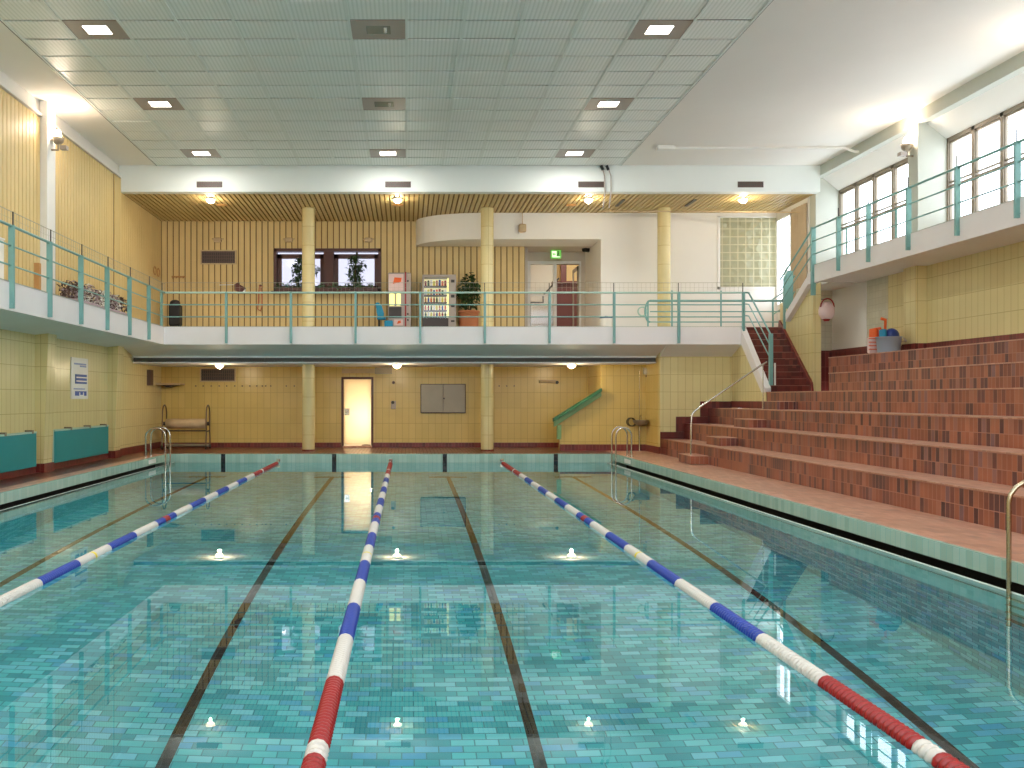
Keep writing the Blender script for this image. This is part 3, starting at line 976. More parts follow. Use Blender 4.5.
# glazed fixed door (left) and the open doorway
def frame_y(b, x0, x1, z0, z1, y0, y1, t, bot=True, mi=0):
    b.box(x0, y0, z0, x0+t, y1, z1, mi); b.box(x1-t, y0, z0, x1, y1, z1, mi); b.box(x0+t, y0, z1-t, x1-t, y1, z1, mi)
    if bot: b.box(x0+t, y0, z0, x1-t, y1, z0+t, mi)
dx0, dx1 = at(527, 0, YR).x, at(556.5, 0, YR).x
root = empty('door_1', ((dx0+dx1)/2, YR, ZG), kind='structure')
b = MB(); frame_y(b, dx0, dx1, ZG, 6.1, YR-0.05, YR+0.1, 0.11); part('door_frame', b, M['white'], root)
b = MB(); b.quad((dx0, YR+0.03, ZG), (dx1, YR+0.03, ZG), (dx1, YR+0.03, 6.0), (dx0, YR+0.03, 6.0)); part('door_pane', b, M['pane_door'], root)
b = MB(); b.box(dx0+0.1, YR-0.02, 4.95, dx1-0.1, YR+0.01, 5.0); part('push_bar', b, M['white'], root)
root = empty('door_2', (5.2, YR, ZG), kind='structure')
b = MB(); b.box(dx1, YR-0.04, 6.0, 5.76, YR+0.1, 6.1); b.box(5.70, YR-0.04, ZG, 5.76, YR+0.1, 6.0); part('door_frame', b, M['white'], root)
# open leaf swung inwards: narrow and receding
b = MB()
b.box(5.66, YR+0.1, ZG+0.02, 5.70, YR+0.2, 5.95); b.box(5.66, YR+0.95, ZG+0.02, 5.70, YR+1.05, 5.95); b.box(5.66, YR+0.1, 5.83, 5.70, YR+1.05, 5.95); b.box(5.66, YR+0.1, ZG+0.02, 5.70, YR+1.05, ZG+0.3)
part('open_leaf', b, M['cream_frame'], root)
# maroon counter/board in corridor
b = MB()
b.box(5.2, 34.0, ZG+0.002, 7.6, 34.2, 5.62); b.box(5.15, 33.9, 5.62, 7.6, 34.25, 5.70)
thing('maroon_partition', b, M['maroon'], 'maroon partition wall standing behind the open foyer doorway', 'partition')
b = MB(); b.box(5.55, 34.6, ZG+0.002, 5.75, 34.7, 6.88)
thing('corridor_post', b, M['maroon'], 'narrow dark red post rising behind the maroon partition', 'post')
lamp('corridor_lamp_light', 'AREA', (5.8, 33.2, 6.83), 14, (1, 0.9, 0.72), None, 1.0, 1.0)
b = MB(); b.box(5.3, 32.8, 6.85, 6.3, 33.6, 6.89); t = thing('corridor_lamp', b, M['lamp_on'], 'lit flat ceiling lamp of the corridor beyond the foyer door', 'ceiling lamp')
# rail seen through the glazed door
b = MB()
b.tube([(4.3, 33.5, 4.9), (4.75, 33.5, 4.9), (4.75, 33.5, 5.15), (5.3, 33.5, 5.75)], 0.03); b.tube([(4.3, 33.5, 4.9), (4.3, 33.5, ZG)], 0.03)
thing('corridor_handrail', b, M['dark'], 'dark stair handrail seen through the glazed foyer door', 'handrail')

# exit sign
c = at(556, 254.2, 31.0)
t = empty('exit_sign', (c.x, 31.0, c.z-0.13), 'small green lit exit sign with arrow hanging above the foyer door', 'exit sign')
b = MB(); b.cbox(c.x-0.17, 31.0, c.z-0.14, c.x+0.17, 31.07, c.z+0.14, 0.01); part('box', b, M['exit_green'], t)
b = MB(); b.box(c.x-0.13, 30.99, c.z-0.10, c.x+0.02, 31.0, c.z+0.10); b.box(c.x+0.02, 30.99, c.z-0.1, c.x+0.13, 31.0, c.z-0.07); part('white_field', b, M['exit_white'], t)
b = MB()
y_ = 30.985
b.lathe([(0.022, 0), (0.022, 0.008)], (c.x+0.075, y_, c.z+0.075), 10, 'y')
b.prism([(c.x+0.05, c.z+0.05), (c.x+0.10, c.z+0.045), (c.x+0.085, c.z-0.01), (c.x+0.115, c.z-0.07), (c.x+0.09, c.z-0.075), (c.x+0.065, c.z-0.02), (c.x+0.03, c.z-0.06), (c.x+0.015, c.z-0.045), (c.x+0.05, c.z+0.0)], 'y', y_, y_+0.008)
part('running_figure', b, M['exit_dark'], t)
b = MB()
b.prism([(c.x-0.11, c.z), (c.x-0.06, c.z+0.045), (c.x-0.06, c.z+0.015), (c.x-0.01, c.z+0.015), (c.x-0.01, c.z-0.015), (c.x-0.06, c.z-0.015), (c.x-0.06, c.z-0.045)], 'y', y_, y_+0.008)
part('arrow', b, M['exit_green'], t)
b = MB(); b.tube([(c.x, 31.03, c.z+0.14), (c.x, 31.03, 6.33)], 0.012); part('hanger', b, M['white'], t)

# door on the lower level, lit from behind
root = empty('door_3', (-1.57, YW, 0), kind='structure')
b = MB(); frame_y(b, DX0-0.07, DX1+0.06, 0, DZ1+0.05, YW-0.03, YW+0.12, 0.07, bot=False); part('door_frame', b, M['brown_frame'], root)
b = MB(); b.box(DX0+0.03, YW+0.05, 0.09, DX1-0.02, YW+0.09, DZ1-0.03); part('door_leaf', b, M['frost'], root)
b = MB(); b.box(DX0+0.03, YW+0.0, 1.02, DX0+0.19, YW+0.05, 1.24); b.tube([(DX0+0.08, YW-0.03, 1.13), (DX0+0.17, YW-0.03, 1.13)], 0.015); part('door_handle', b, M['chrome'], root)
b = MB(); b.box(DX0-0.02, YW-0.25, 0, DX1+0.02, YW+0.1, 0.05); part('door_sill', b, M['terra_deck'], root)
b = MB()
b.box(DX0-1.2, YW+0.3, -0.1, DX1+1.2, 33.2, 0); b.box(DX0-1.2, 33.1, 0, DX1+1.2, 33.2, 2.9); b.box(DX0-1.3, YW+0.3, 0, DX0-1.2, 33.2, 2.9)
b.box(DX1+1.2, YW+0.3, 0, DX1+1.3, 33.2, 2.9); b.box(DX0-1.2, YW+0.3, 2.8, DX1+1.2, 33.2, 2.9)
struct('wall_room_behind_door', b, M['plaster'])
t = empty('room_lamp', (-1.35, 31.75, 0.0), 'glowing warm lamp behind the frosted door', 'lamp')
b = MB(); b.sphere((-1.35, 31.75, 0.95), 0.12); part('shade', b, M['lamp_warm'], t)
b = MB(); b.tube([(-1.35, 31.75, 0.0), (-1.35, 31.75, 0.85)], 0.02); b.lathe([(0.15, 0), (0.15, 0.02), (0.02, 0.04)], (-1.35, 31.75, 0)); part('stand', b, M['dark'], t)
lamp('room_lamp_light', 'POINT', (-1.3, 31.55, 0.95), 24, (1.0, 0.84, 0.6), t, 0.13)

# ------------------------------------------------------------------ columns
for k, px in enumerate((308.5, 487.2)):
    x = (px-HX)*28.5/F
    b = MB(); b.lathe([(0.19, 0.05), (0.19, 2.6)], (x, 28.5, 0), 28); struct('wall_column', b, M['cream_tile'])
    b = MB(); b.lathe([(0.2, 0), (0.2, 0.05)], (x, 28.5, 0), 28); struct('baseboard_column', b, M['base_tile'])
for k, px in enumerate((308.5, 487.2, 664)):
    x = (px-HX)*28.5/F
    b = MB(); b.lathe([(0.19, ZG-0.01), (0.19, ZS+0.01)], (x, 28.5, 0), 28)
    struct('wall_column_upper', b, M['cream_tile'])

# ------------------------------------------------------------------ stairs
st = empty('lower_staircase', (9.8, 25.3, 4*R), 'steep dark red tiled stairs climbing from the bleachers to the far gallery', 'stairs')
n = 10; z0 = 4*R; dz = (ZG-z0)/n; dy = (26.45-24.4)/n
for k in range(n):
    b = MB(); b.box(9.25, 24.4+k*dy, z0+0.012 if k == 0 else z0+k*dz-0.01, XS, 26.5, z0+(k+1)*dz-0.015, 0)
    b.box(9.25, 24.4+k*dy-0.01, z0+(k+1)*dz-0.015, XS, 24.4+(k+1)*dy+0.01, z0+(k+1)*dz, 1)
    part('step', b, [M['dark_tile'], M['nosing']], st)
b = MB()
b.prism([(24.3, z0+0.02), (24.35, z0+0.25), (26.45, ZG+0.2), (26.5, ZG), (24.5, z0)], 'x', XS-0.06, XS-0.002)
part('stringer', b, M['base_tile'], st)
b = MB()
b.prism([(24.4, z0-0.0), (24.4, z0+0.12), (26.3, ZG+0.08), (26.3, ZG-0.35), (24.65, z0)], 'x', 9.10, 9.25)
part('white_stringer', b, M['fascia'], st)
b = MB(); b.prism([(24.42, 3*R+0.012), (24.42, z0+0.02), (26.25, 3.2), (27.0, 3.2), (27.0, 3*R+0.012)], 'x', 9.13, 9.24); struct('wall_stair_side', b, M['yellow_tile'])
b = MB(); b.box(9.10, 24.42, 3*R+0.012, 9.13, 26.96, 3*R+0.2); struct('baseboard_stair', b, M['base_tile'])
# upper flight
st = empty('upper_staircase', (10.9, 25.4, ZG), 'short flight rising from the far gallery landing to the right gallery', 'stairs')
n = 6; dz = (4.5-ZG)/n; dy = 2.0/n
for k in range(n):
    b = MB(); b.box(10.78, 26.0, ZG+k*dz+0.001, 11.24, 28.0-k*dy, ZG+(k+1)*dz, 0)
    part('step', b, M['plaster'], st)
b = MB(); b.box(10.52, 24.0, 4.45, XW, 25.9, 4.51); struct('floor_stair_soffit', b, M['soffit'])

# ------------------------------------------------------------------ railings
def railing(name, label, path, post_ts, zoff_base=-0.45, heights=(0.93, 0.60, 0.27), rr=(0.026, 0.016, 0.016), outward=None, floor=None, pdepth=0.1, net=True, nett=1.2, post_mat='teal', rail_mat='teal'):
    """path: list of (x,y,z_floor); post_ts: list of (x,y,zfloor,dirx,diry)"""
    root = empty(name, path[0], label, 'railing')
    for h, r in zip(heights, rr):
        b = MB(); b.tube([(p[0], p[1], p[2]+h) for p in path], r, 8); part('rail', b, M['teal_light' if (h == heights[0] and rail_mat == 'mix') else 'teal' if rail_mat == 'mix' else rail_mat], root)
    for (x, y, z, ax, tall) in post_ts:
        b = MB()
        if ax == 'x': b.box(x-0.06, y-0.022, z+zoff_base, x+0.04, y+0.022, z+heights[0]+0.01)
        else: b.box(x-0.03, y-0.07, z+zoff_base, x+0.03, y+0.03, z+heights[0]+0.01)
        for q in (zoff_base+0.07, ):
            if ax == 'y': b.lathe([(0.016, 0), (0.016, 0.02)], (x, y-0.085, z+q), 8, 'y')
            else: b.lathe([(0.016, 0), (0.016, 0.02)], (x+0.0, y-0.04, z+q), 8, 'y')
        part('post', b, M[post_mat], root)
        if tall:
            b = MB(); b.tube([(x, y+0.03, z+heights[0]-0.3), (x, y+0.03, z+nett)], 0.012, 6); part('net_pole', b, M['dark'], root)
    return root

def net(parent, a, b_, z0, z1, pitch=0.12):
    a = Vector(a); c = Vector(b_); L = (c-a).length; d = (c-a)/L
    mb = MB(); r = 0.0018
    n = int(L/pitch)
    for i in range(n+1):
        p = a+d*(i*L/n)
        mb.box(p.x-r, p.y-r, z0, p.x+r, p.y+r, z1)
    m = int((z1-z0)/pitch)
    for j in range(m+1):
        z = z0+(z1-z0)*j/m
        rr = 0.005 if j == m else r
        mb.box(min(a.x, c.x)-rr, min(a.y, c.y)-rr, z-rr, max(a.x, c.x)+rr, max(a.y, c.y)+rr, z+rr)
    return part('safety_net', mb, M['net'], parent)

# left gallery railing
ys = [YB-1.70*k for k in range(1, 16)]
xx = XGL+0.05
lr = railing('gallery_railing', 'long teal railing with netting along the left gallery above the pool', [(xx, YN, ZG), (xx, YB-0.05, ZG)],
             [(xx+0.02, y, ZG, 'x', True) for y in ys if y > YN], nett=1.17)
net(lr, (xx, YN, 0), (xx, YB, 0), ZG+0.93, ZG+1.17)
# far gallery railing
yy = YB-0.05
posts = [(161.8+64.6*k) for k in range(0, 10)]
pp = [((px-HX)*yy/F, yy, ZG, 'y', True) for px in posts if px < 760]
xe = (743-HX)*yy/F
fr = railing('gallery_railing', 'pale teal railing with netting across the far gallery', [(xx, yy, ZG), (xe, yy, ZG)], pp, rail_mat='mix', nett=1.2)
net(fr, (xx, yy, 0), (xe, yy, 0), ZG+0.93, ZG+1.2)
# stair railing going down to the bleachers
z0 = 4*R
sr = empty('stair_railing', (9.3, 24.5, z0), 'sloping teal railing on the left side of the lower stairs', 'railing')
for h, r in ((0.93, 0.024), (0.62, 0.016), (0.30, 0.016)):
    b = MB(); b.tube([(xe, yy, ZG+h), (9.25, yy, ZG+h), (9.27, yy-0.12, ZG+h-0.02), (9.28, 24.5, z0+0.55+h)], r, 8); part('rail', b, M['teal'], sr)
b = MB(); b.box(9.24, 24.46, z0, 9.33, 24.54, z0+1.5); part('post', b, M['teal'], sr)
b = MB(); b.tube([(9.39, 24.5, z0), (9.39, 24.5, z0+0.75)], 0.025, 8); part('white_post', b, M['white'], sr)
# right gallery railing
xg = XG-0.05
ys = [23.3-1.67*k+0.1 for k in range(0, 14)]
ys = [y for y in [(xg)*F/(px-HX) for px in (839, 869, 909, 958, 1018)]] + [14.2, 12.5, 10.8, 9.1, 7.4, 5.7]
rg = railing('gallery_railing', 'teal railing along the raised right gallery in front of the windows', [(xg, YN, ZGR), (xg, 24.0, ZGR)],
             [(xg, y, ZGR, 'x', k < 6) for k, y in enumerate(ys)], zoff_base=-0.33, nett=1.15)
# sloping rail of upper flight with teal plate
ur = empty('stair_railing', (xg, 25, ZG), 'steep teal railing beside the flight up to the right gallery', 'railing')
for h, r in ((0.93, 0.024), (0.62, 0.016), (0.30, 0.016)):
    b = MB(); b.tube([(xg, 24.0, ZGR+h), (xg, 26.1, ZG+0.35+h)], r, 8); part('rail', b, M['teal'], ur)
b = MB(); b.box(xg-0.05, 23.97, ZGR-0.75, xg+0.06, 24.03, ZGR+0.95); part('post', b, M['teal'], ur)
b = MB(); b.prism([(10.26, 3.45), (10.50, 3.45), (10.50, 5.0), (10.38, 5.05), (10.26, 4.85)], 'y', 26.1, 26.2); part('teal_plate', b, M['turq_board'] if False else M['teal'], ur)
# inner guard rail of the landing behind
ig = empty('guard_railing', (8.5, 28.5, ZG), 'teal guard rail further back on the far gallery by the glass block window', 'railing')
yi = 28.0
za = at(0, 300.8, yi).z; zb_ = at(0, 311.6, yi).z; zc_ = at(0, 322, yi).z
xa = at(650, 0, yi).x; xb = at(783, 0, yi).x
for z, r in ((za, 0.034), (zb_, 0.018), (zc_, 0.018)):
    b = MB(); b.tube([(xa, yi, z), (xb, yi, z)], r, 8); part('rail', b, M['teal'], ig)
b = MB()
pts = []
for k in range(13):
    a = PI/2+PI*k/12; pts.append((xa+0.14*math.cos(a), yi, (za+zc_)/2+(za-zc_)/2*math.sin(a)))
b.tube(pts, 0.03, 8); part('curved_end', b, M['teal'], ig)
b = MB()
pts = []
for k in range(17):
    a = 2*PI*k/16; pts.append((xa-0.22+0.13*math.cos(a), yi, (za+zc_)/2+0.13*math.sin(a)))
b.tube(pts, 0.022, 8); part('ring', b, M['teal_light'], ig)
for px in (648, 672, 721, 783):
    x = at(px, 0, yi).x
    b = MB(); b.tube([(x, yi, ZG), (x, yi, za+(0.3 if px in (672, 721) else 0))], 0.025, 8); part('post', b, M['teal'], ig)

# small railing upstairs right behind the gallery rail, by the window
o = empty('guard_railing', (11.1, 27.4, ZG), 'short teal rail against the bright side window by the stairs', 'railing')
for h in (0.95, 0.5):
    b = MB(); b.tube([(10.9, 28.6, ZG+1.0+h-0.95), (10.9, 27.6, ZG+1.15+h-0.95), (10.9, 27.0, ZG+1.5+h-0.95)], 0.02, 8); part('rail', b, M['teal'], o)
b = MB(); b.tube([(10.9, 28.6, ZG), (10.9, 28.6, ZG+1.0)], 0.03, 8); part('post', b, M['teal'], o)
# second low rail in front of the windows on right gallery
o = empty('guard_railing', (11.0, 23, ZGR), 'short teal rail behind the gallery railing at the top of the stairs', 'railing')
for h in (0.9, 0.55, 0.2):
    b = MB(); b.tube([(10.95, 23.9, ZGR+h), (10.95, 21.5, ZGR+h)], 0.015, 8); part('rail', b, M['teal'], o)
for y in (23.9, 21.5):
    b = MB(); b.tube([(10.95, y, ZGR), (10.95, y, ZGR+0.9)], 0.022, 8); part('post', b, M['teal'], o)

# chrome handrail on the bleachers
ch = empty('chrome_handrail', (6.8, 23.0, 0.2), 'slim chrome handrail rising over the aisle steps of the bleachers', 'handrail')
yh = 23.0
b = MB(); b.tube([at(691, 457, yh), at(691.5, 416, yh), at(694, 411.5, yh), at(700, 407, yh), at(760, 366, yh), at(767, 362, yh)], 0.022, 8); part('rail', b, M['chrome'], ch)
b = MB(); b.tube([at(763, 364, yh), at(763, 424, yh)], 0.012, 6); part('post', b, M['chrome'], ch)

# ------------------------------------------------------------------ lane ropes
XR0, XRE = 3.05, 26.85
def lane_rope(xc, label):
    root = empty('lane_rope', (xc, 14, ZW), label, 'lane rope', 'lane ropes stretched along the pool')
    def floats(y0, y1, m, name, plabel=None, pitch=0.052):
        n = max(1, int(round((y1-y0)/pitch))); p = (y1-y0)/n
        prof = []
        for i in range(n):
            prof += [(0.030, (i+0.0)*p), (0.034, (i+0.14)*p), (0.058, (i+0.24)*p), (0.062, (i+0.5)*p), (0.058, (i+0.76)*p), (0.034, (i+0.86)*p)]
        b = MB(); b.lathe(prof, (xc, y0, ZW+0.004), 12, 'y')
        o = part(name, b, M[m], root)
        if plabel: o['label'] = plabel
    b = MB(); b.tube([(xc, YPN, ZW+0.03), (xc, 3.0, ZW+0.004), (xc, 26.5, ZW+0.004), (xc, YP+0.03, ZW+0.06)], 0.008, 6); part('cable', b, M['cable'], root)
    floats(2.7, 4.78, 'red', 'red_floats'); floats(4.79, 4.97, 'rope_white', 'white_band', pitch=0.06); floats(4.98, 6.10, 'red', 'red_floats')
    seg = (22.4-6.11)/15
    for i in range(15):
        y0 = 6.11+i*seg
        if i % 2 == 0:
            if i == 4:
                floats(y0, y0+seg*0.45, 'rope_white', 'white_floats'); floats(y0+seg*0.45, y0+seg*0.52, 'yellow', 'yellow_float'); floats(y0+seg*0.52, y0+seg, 'rope_white', 'white_floats')
            else: floats(y0, y0+seg-0.01, 'rope_white', 'white_floats')
        else:
            if i == 7:
                floats(y0, y0+seg*0.4, 'blue', 'blue_floats'); floats(y0+seg*0.4, y0+seg*0.65, 'red', 'red_float'); floats(y0+seg*0.65, y0+seg, 'blue', 'blue_floats')
            else: floats(y0, y0+seg-0.01, 'blue', 'blue_floats')
    floats(22.41, 23.6, 'red', 'red_floats'); floats(23.61, 23.8, 'rope_white', 'white_band', pitch=0.06); floats(23.81, 26.5, 'red', 'red_floats')
    b = MB(); b.box(xc-0.05, YP-0.03, ZW+0.03, xc+0.05, YP+0.0, ZW+0.12); part('wall_hook', b, M['chrome'], root)
lane_rope(-3.60, 'red, white and blue lane rope on the left, leaving the frame at its left edge')
lane_rope(-0.46, 'red, white and blue lane rope in the middle of the pool')
lane_rope(2.66, 'red, white and blue lane rope on the right, nearest the terracotta bleachers')

# ------------------------------------------------------------------ pool ladders
def ladder(name, label, x, y, sgn, zt, w=0.5, depth=-1.6, back=0.55, m='chrome'):
    # ladder on a side wall; sgn +1: pool is at -x side (right wall)
    root = empty(name, (x, y, 0), label, 'pool ladder')
    for s in (-w/2, w/2):
        pts = [(x-0.12*sgn, y+s, depth), (x-0.12*sgn, y+s, zt-0.22)]
        for k in range(1, 9):
            a = PI*k/9
            pts.append((x-0.12*sgn+(0.5*(back+0.12)*(1-math.cos(a)))*sgn, y+s, zt-0.22+0.22*math.sin(a)))
        pts.append((x+back*sgn, y+s, zt-0.22)); pts.append((x+back*sgn, y+s, 0.0))
        b = MB(); b.tube(pts, 0.022, 10); o = part('rail', b, M[m], root)
        b = MB(); b.lathe([(0.05, 0), (0.05, 0.01), (0.03, 0.02)], (x+back*sgn, y+s, 0), 14); part('foot_flange', b, M[m], root)
    for k in range(4):
        b = MB(); b.box(x-0.16*sgn, y-w/2, -0.45-k*0.3, x-0.08*sgn, y+w/2, -0.42-k*0.3); part('rung', b, M[m], root)
    return root
ladder('pool_ladder', 'chrome pool ladder in the far left corner beside the cover roller', XPL+0.2, 25.6, -1, 0.78, back=0.4)
ladder('pool_ladder', 'chrome pool ladder in the far right corner near the wash basin', XPR-0.1, 25.9, 1, 0.78, back=0.3)
ladder('pool_ladder', 'tarnished pool ladder rail at the right edge close to the viewer', XPR-0.1, 8.6, 1, 0.82, w=0.6, back=0.45, m='brass_steel')

# ------------------------------------------------------------------ left wall boards and sign
def heater_board(y0, y1, z0, z1, label):
    root = empty('wall_board', (-7.7, (y0+y1)/2, z0), label, 'board', 'turquoise boards on the left wall')
    b = MB(); b.box(-7.74, y0, z0, -7.68, y1, z1); part('panel', b, M['turq_board'], root, bevel=0.006)
    b = MB(); b.box(-7.80, y0-0.02, z1, -7.68, y1+0.02, z1+0.035); b.box(-7.76, y0-0.05, z0+0.03, -7.70, y0, z1+0.03); b.box(-7.76, y1, z0+0.03, -7.70, y1+0.05, z1+0.03); part('green_frame', b, M['teal_light'], root)
    for f in (0.27, 0.62, 0.95):
        yy = y0+(y1-y0)*f
        b = MB(); b.box(XL+0.0, yy-0.04, z1+0.0, -7.67, yy+0.04, z1+0.07); part('bracket', b, M['grey_metal'], root)
heater_board(20.95, 24.7, 0.15, 0.84, 'turquoise wall board on the left wall beneath the blue and white notice')
heater_board(15.85, 19.9, 0.15, 0.84, 'turquoise wall board at the left edge of the picture, nearer the viewer')
t = empty('notice_board', (XL+0.001, 22.7, 1.5), 'white notice with blue text blocks on the left wall', 'sign')
ya, yb = XL*F/(70.5-HX), XL*F/(87-HX)
zz = lambda py, y: CZ-(py-HY)*y/F
z1_, z0_ = zz(358, (ya+yb)/2), zz(399, (ya+yb)/2)
b = MB(); b.box(XL+0.002, ya, z0_, XL+0.025, yb, z1_); part('board', b, M['white'], t)
H_ = z1_-z0_; W_ = yb-ya
def strip(b, u0, u1, v0, v1, d=0.028):   # u along y, v from top
    b.box(XL+0.02, ya+u0*W_, z1_-v1*H_, XL+d, ya+u1*W_, z1_-v0*H_)
b = MB(); strip(b, 0.15, 0.88, 0.13, 0.17); strip(b, 0.5, 0.88, 0.18, 0.22)
strip(b, 0.12, 0.80, 0.74, 0.77); part('small_print', b, M['sign_pale'], t)
b = MB(); strip(b, 0.2, 0.92, 0.40, 0.46); strip(b, 0.2, 0.92, 0.49, 0.55); strip(b, 0.2, 0.92, 0.58, 0.63); strip(b, 0.2, 0.28, 0.40, 0.63)
strip(b, 0.2, 0.9, 0.81, 0.84); strip(b, 0.2, 0.45, 0.84, 0.92); strip(b, 0.52, 0.68, 0.84, 0.90); strip(b, 0.75, 0.9, 0.84, 0.92); part('blue_print', b, M['sign_blue'], t)

# ------------------------------------------------------------------ lower back wall items
def grille(name, px0, py0, px1, py1, Y, label, cat='vent', bars=18):
    a = at(px0, py1, Y); c = at(px1, py0, Y)
    t = empty(name, ((a.x+c.x)/2, Y, a.z), label, cat)
    b = MB(); frame_y(b, a.x-0.03, c.x+0.03, a.z-0.03, c.z+0.03, Y-0.03, Y, 0.04); part('frame', b, M['tan'], t)
    b = MB(); b.box(a.x, Y-0.01, a.z, c.x, Y-0.004, c.z); part('backing', b, M['dark'], t)
    b = MB()
    for i in range(bars):
        x = a.x+(c.x-a.x)*(i+0.5)/bars; b.box(x-0.012, Y-0.025, a.z, x+0.012, Y-0.012, c.z)
    for j in range(4):
        z = a.z+(c.z-a.z)*(j+0.5)/4; b.box(a.x, Y-0.028, z-0.008, c.x, Y-0.018, z+0.008)
    part('bars', b, M['grille'], t)
grille('vent_grille', 201, 368.8, 235, 381, YW, 'brown wall grille on the lower level, under the far gallery at left')
grille('vent_grille', 201.5, 251, 235.5, 263.5, YW, 'brown wall grille high on the slatted wall of the far gallery')

def cabinet():
    a = at(420.5, 413, YW); c = at(465.5, 384, YW)
    t = empty('wall_cabinet', ((a.x+c.x)/2, YW, a.z), 'grey two-door metal wall cabinet between the columns on the lower level', 'cabinet')
    b = MB(); b.box(a.x, YW-0.10, a.z, c.x, YW, c.z); part('body', b, M['dark'], t)
    xm_ = (a.x+c.x)/2
    for x0, x1 in ((a.x+0.02, xm_-0.005), (xm_+0.005, c.x-0.02)):
        b = MB(); b.box(x0, YW-0.125, a.z+0.02, x1, YW-0.10, c.z-0.02); d = part('door', b, M['grey_metal'], t, bevel=0.004)
    b = MB(); b.lathe([(0.025, 0), (0.025, 0.02)], (xm_+0.03, YW-0.145, (a.z+c.z)/2), 10, 'y'); part('lock', b, M['dark'], t)
cabinet()
# hooks
for rng, lab in (((196, 203.5, 211.5, 219.5, 227, 235, 242.5, 250, 257, 262.5, 266, 271), 'long row of small coat hooks on the ochre wall left of the column'),
                 ((286.5, 294.5), 'pair of coat hooks beside the left column'),
                 ((499, 506.5, 514), 'three coat hooks right of the second column')):
    for px in rng:
        c = at(px, 386, YW)
        b = MB(); b.lathe([(0.022, 0), (0.022, 0.01), (0.01, 0.015), (0.01, 0.05), (0.018, 0.055), (0.018, 0.065)], (c.x, YW-0.065, c.z), 8, 'y')
        thing('coat_hook', b, M['grille'], lab, 'hook', 'coat hooks, '+lab)
# wall telephone / dispenser by the door
c = at(393.5, 404, YW)
t = empty('wall_switch_box', (c.x, YW, c.z), 'small grey wall device with dark knob right of the lit door', 'switch box')
b = MB(); b.cbox(c.x-0.08, YW-0.06, c.z-0.16, c.x+0.08, YW, c.z+0.1, 0.01); part('box', b, M['machine_grey'], t)
b = MB(); b.lathe([(0.05, 0), (0.05, 0.05)], (c.x-0.02, YW-0.11, c.z+0.05), 12, 'y'); part('knob', b, M['dark'], t)
c = at(393.5, 382.5, YW)
b = MB(); b.lathe([(0.045, 0), (0.05, 0.03), (0.03, 0.06)], (c.x, YW-0.06, c.z), 12, 'y'); thing('wall_sensor', b, M['grille'], 'tiny round dark sensor high on the wall above the grey switch box', 'sensor')
a = at(342, 374, YW); c = at(392, 367.5, YW)
t = empty('cable_duct_box', (a.x, YW, a.z), 'pale trunking box mounted above the lit door', 'trunking')
b = MB(); b.box(a.x, YW-0.08, a.z+0.02, at(375, 0, YW).x, YW, c.z-0.04); part('trunk', b, M['tan'], t)
b = MB(); b.box(at(375, 0, YW).x, YW-0.14, a.z, c.x, YW, c.z); part('grey_box', b, M['grey_metal'], t)
a = at(539, 383, YW); c = at(556, 380, YW)
t = empty('emergency_light', (a.x, YW, a.z), 'small white fitting with dark end on the wall above the green handrail', 'light fitting')
b = MB(); b.cbox(a.x, YW-0.1, a.z, c.x, YW, c.z, 0.01); part('body', b, M['tan'], t)
b = MB(); b.lathe([(0.05, 0), (0.05, 0.05)], (c.x+0.02, YW-0.12, (a.z+c.z)/2-0.03), 12, 'y'); part('dark_cap', b, M['dark'], t)

# green sloping handrail board
t = empty('green_handrail', (5.0, 28.5, 0.8), 'green sloping board handrail on the parapet of the lower stairwell', 'handrail')
A = at(553, 421.5, 28.5); B_ = at(601, 391.5, 28.5)
b = MB(); b.prism([(A.x, A.z), (B_.x, B_.z), (B_.x, B_.z+0.10), (A.x, A.z+0.10)], 'y', 28.35, 28.58); part('top_board', b, M['board_green'], t)
b = MB(); b.prism([(A.x+0.03, A.z-0.16), (B_.x, B_.z-0.14), (B_.x, B_.z), (A.x+0.03, A.z)], 'y', 28.45, 28.59); part('front_board', b, M['board_pale'], t)
b = MB(); b.box(A.x+0.12, 28.45, 0.35, A.x+0.24, 28.59, A.z-0.1); part('end_board', b, M['board_pale'], t)

# cover roller
t = empty('cover_roller', (-6.8, 29.6, 0), 'pool cover roller with tan rolled cover and two hoop frames', 'cover roller')
for px in (164.5, 208):
    x = (px-HX)*29.6/F
    pts = [(x, 29.28, 0.08), (x, 29.34, 0.5)]
    for k in range(13):
        a = PI-PI*k/12
        pts.append((x, 29.6+0.25*math.cos(a), 1.08+0.27*math.sin(a)))
    pts += [(x, 29.86, 0.5), (x, 29.92, 0.08)]
    b = MB(); b.tube(pts, 0.022, 8); part('hoop_frame', b, M['dull_steel'], t)
    for q in (29.28, 29.92):
        b = MB(); b.lathe([(0.07, 0), (0.07, 0.04)], (x-0.02, q, 0.07), 12, 'x'); part('caster', b, M['dark'], t)
    b = MB(); b.tube([(x, 29.35, 0.55), (x, 29.85, 0.55)], 0.02, 8); b.lathe([(0.06, 0), (0.06, 0.08)], (x-0.04, 29.6, 0.78), 12, 'x'); part('bearing', b, M['dark'], t)
x0 = (166-HX)*29.6/F; x1 = (206-HX)*29.6/F
b = MB(); b.lathe([(0.03, -0.06), (0.03, 0), (0.15, 0.01), (0.155, 0.3), (0.15, 0.6), (0.155, x1-x0-0.01), (0.03, x1-x0), (0.03, x1-x0+0.1)], (x0, 29.6, 0.78), 20, 'x'); part('rolled_cover', b, M['tan'], t)
b = MB(); b.tube([(x0-0.04, 29.85, 0.10), (x1+0.05, 29.85, 0.10)], 0.05, 8); part('lower_bar', b, M['grey_metal'], t)
b = MB(); b.tube([(x0, 29.6, 0.56), (x1, 29.6, 0.56)], 0.02, 8); part('cross_bar', b, M['dark'], t)
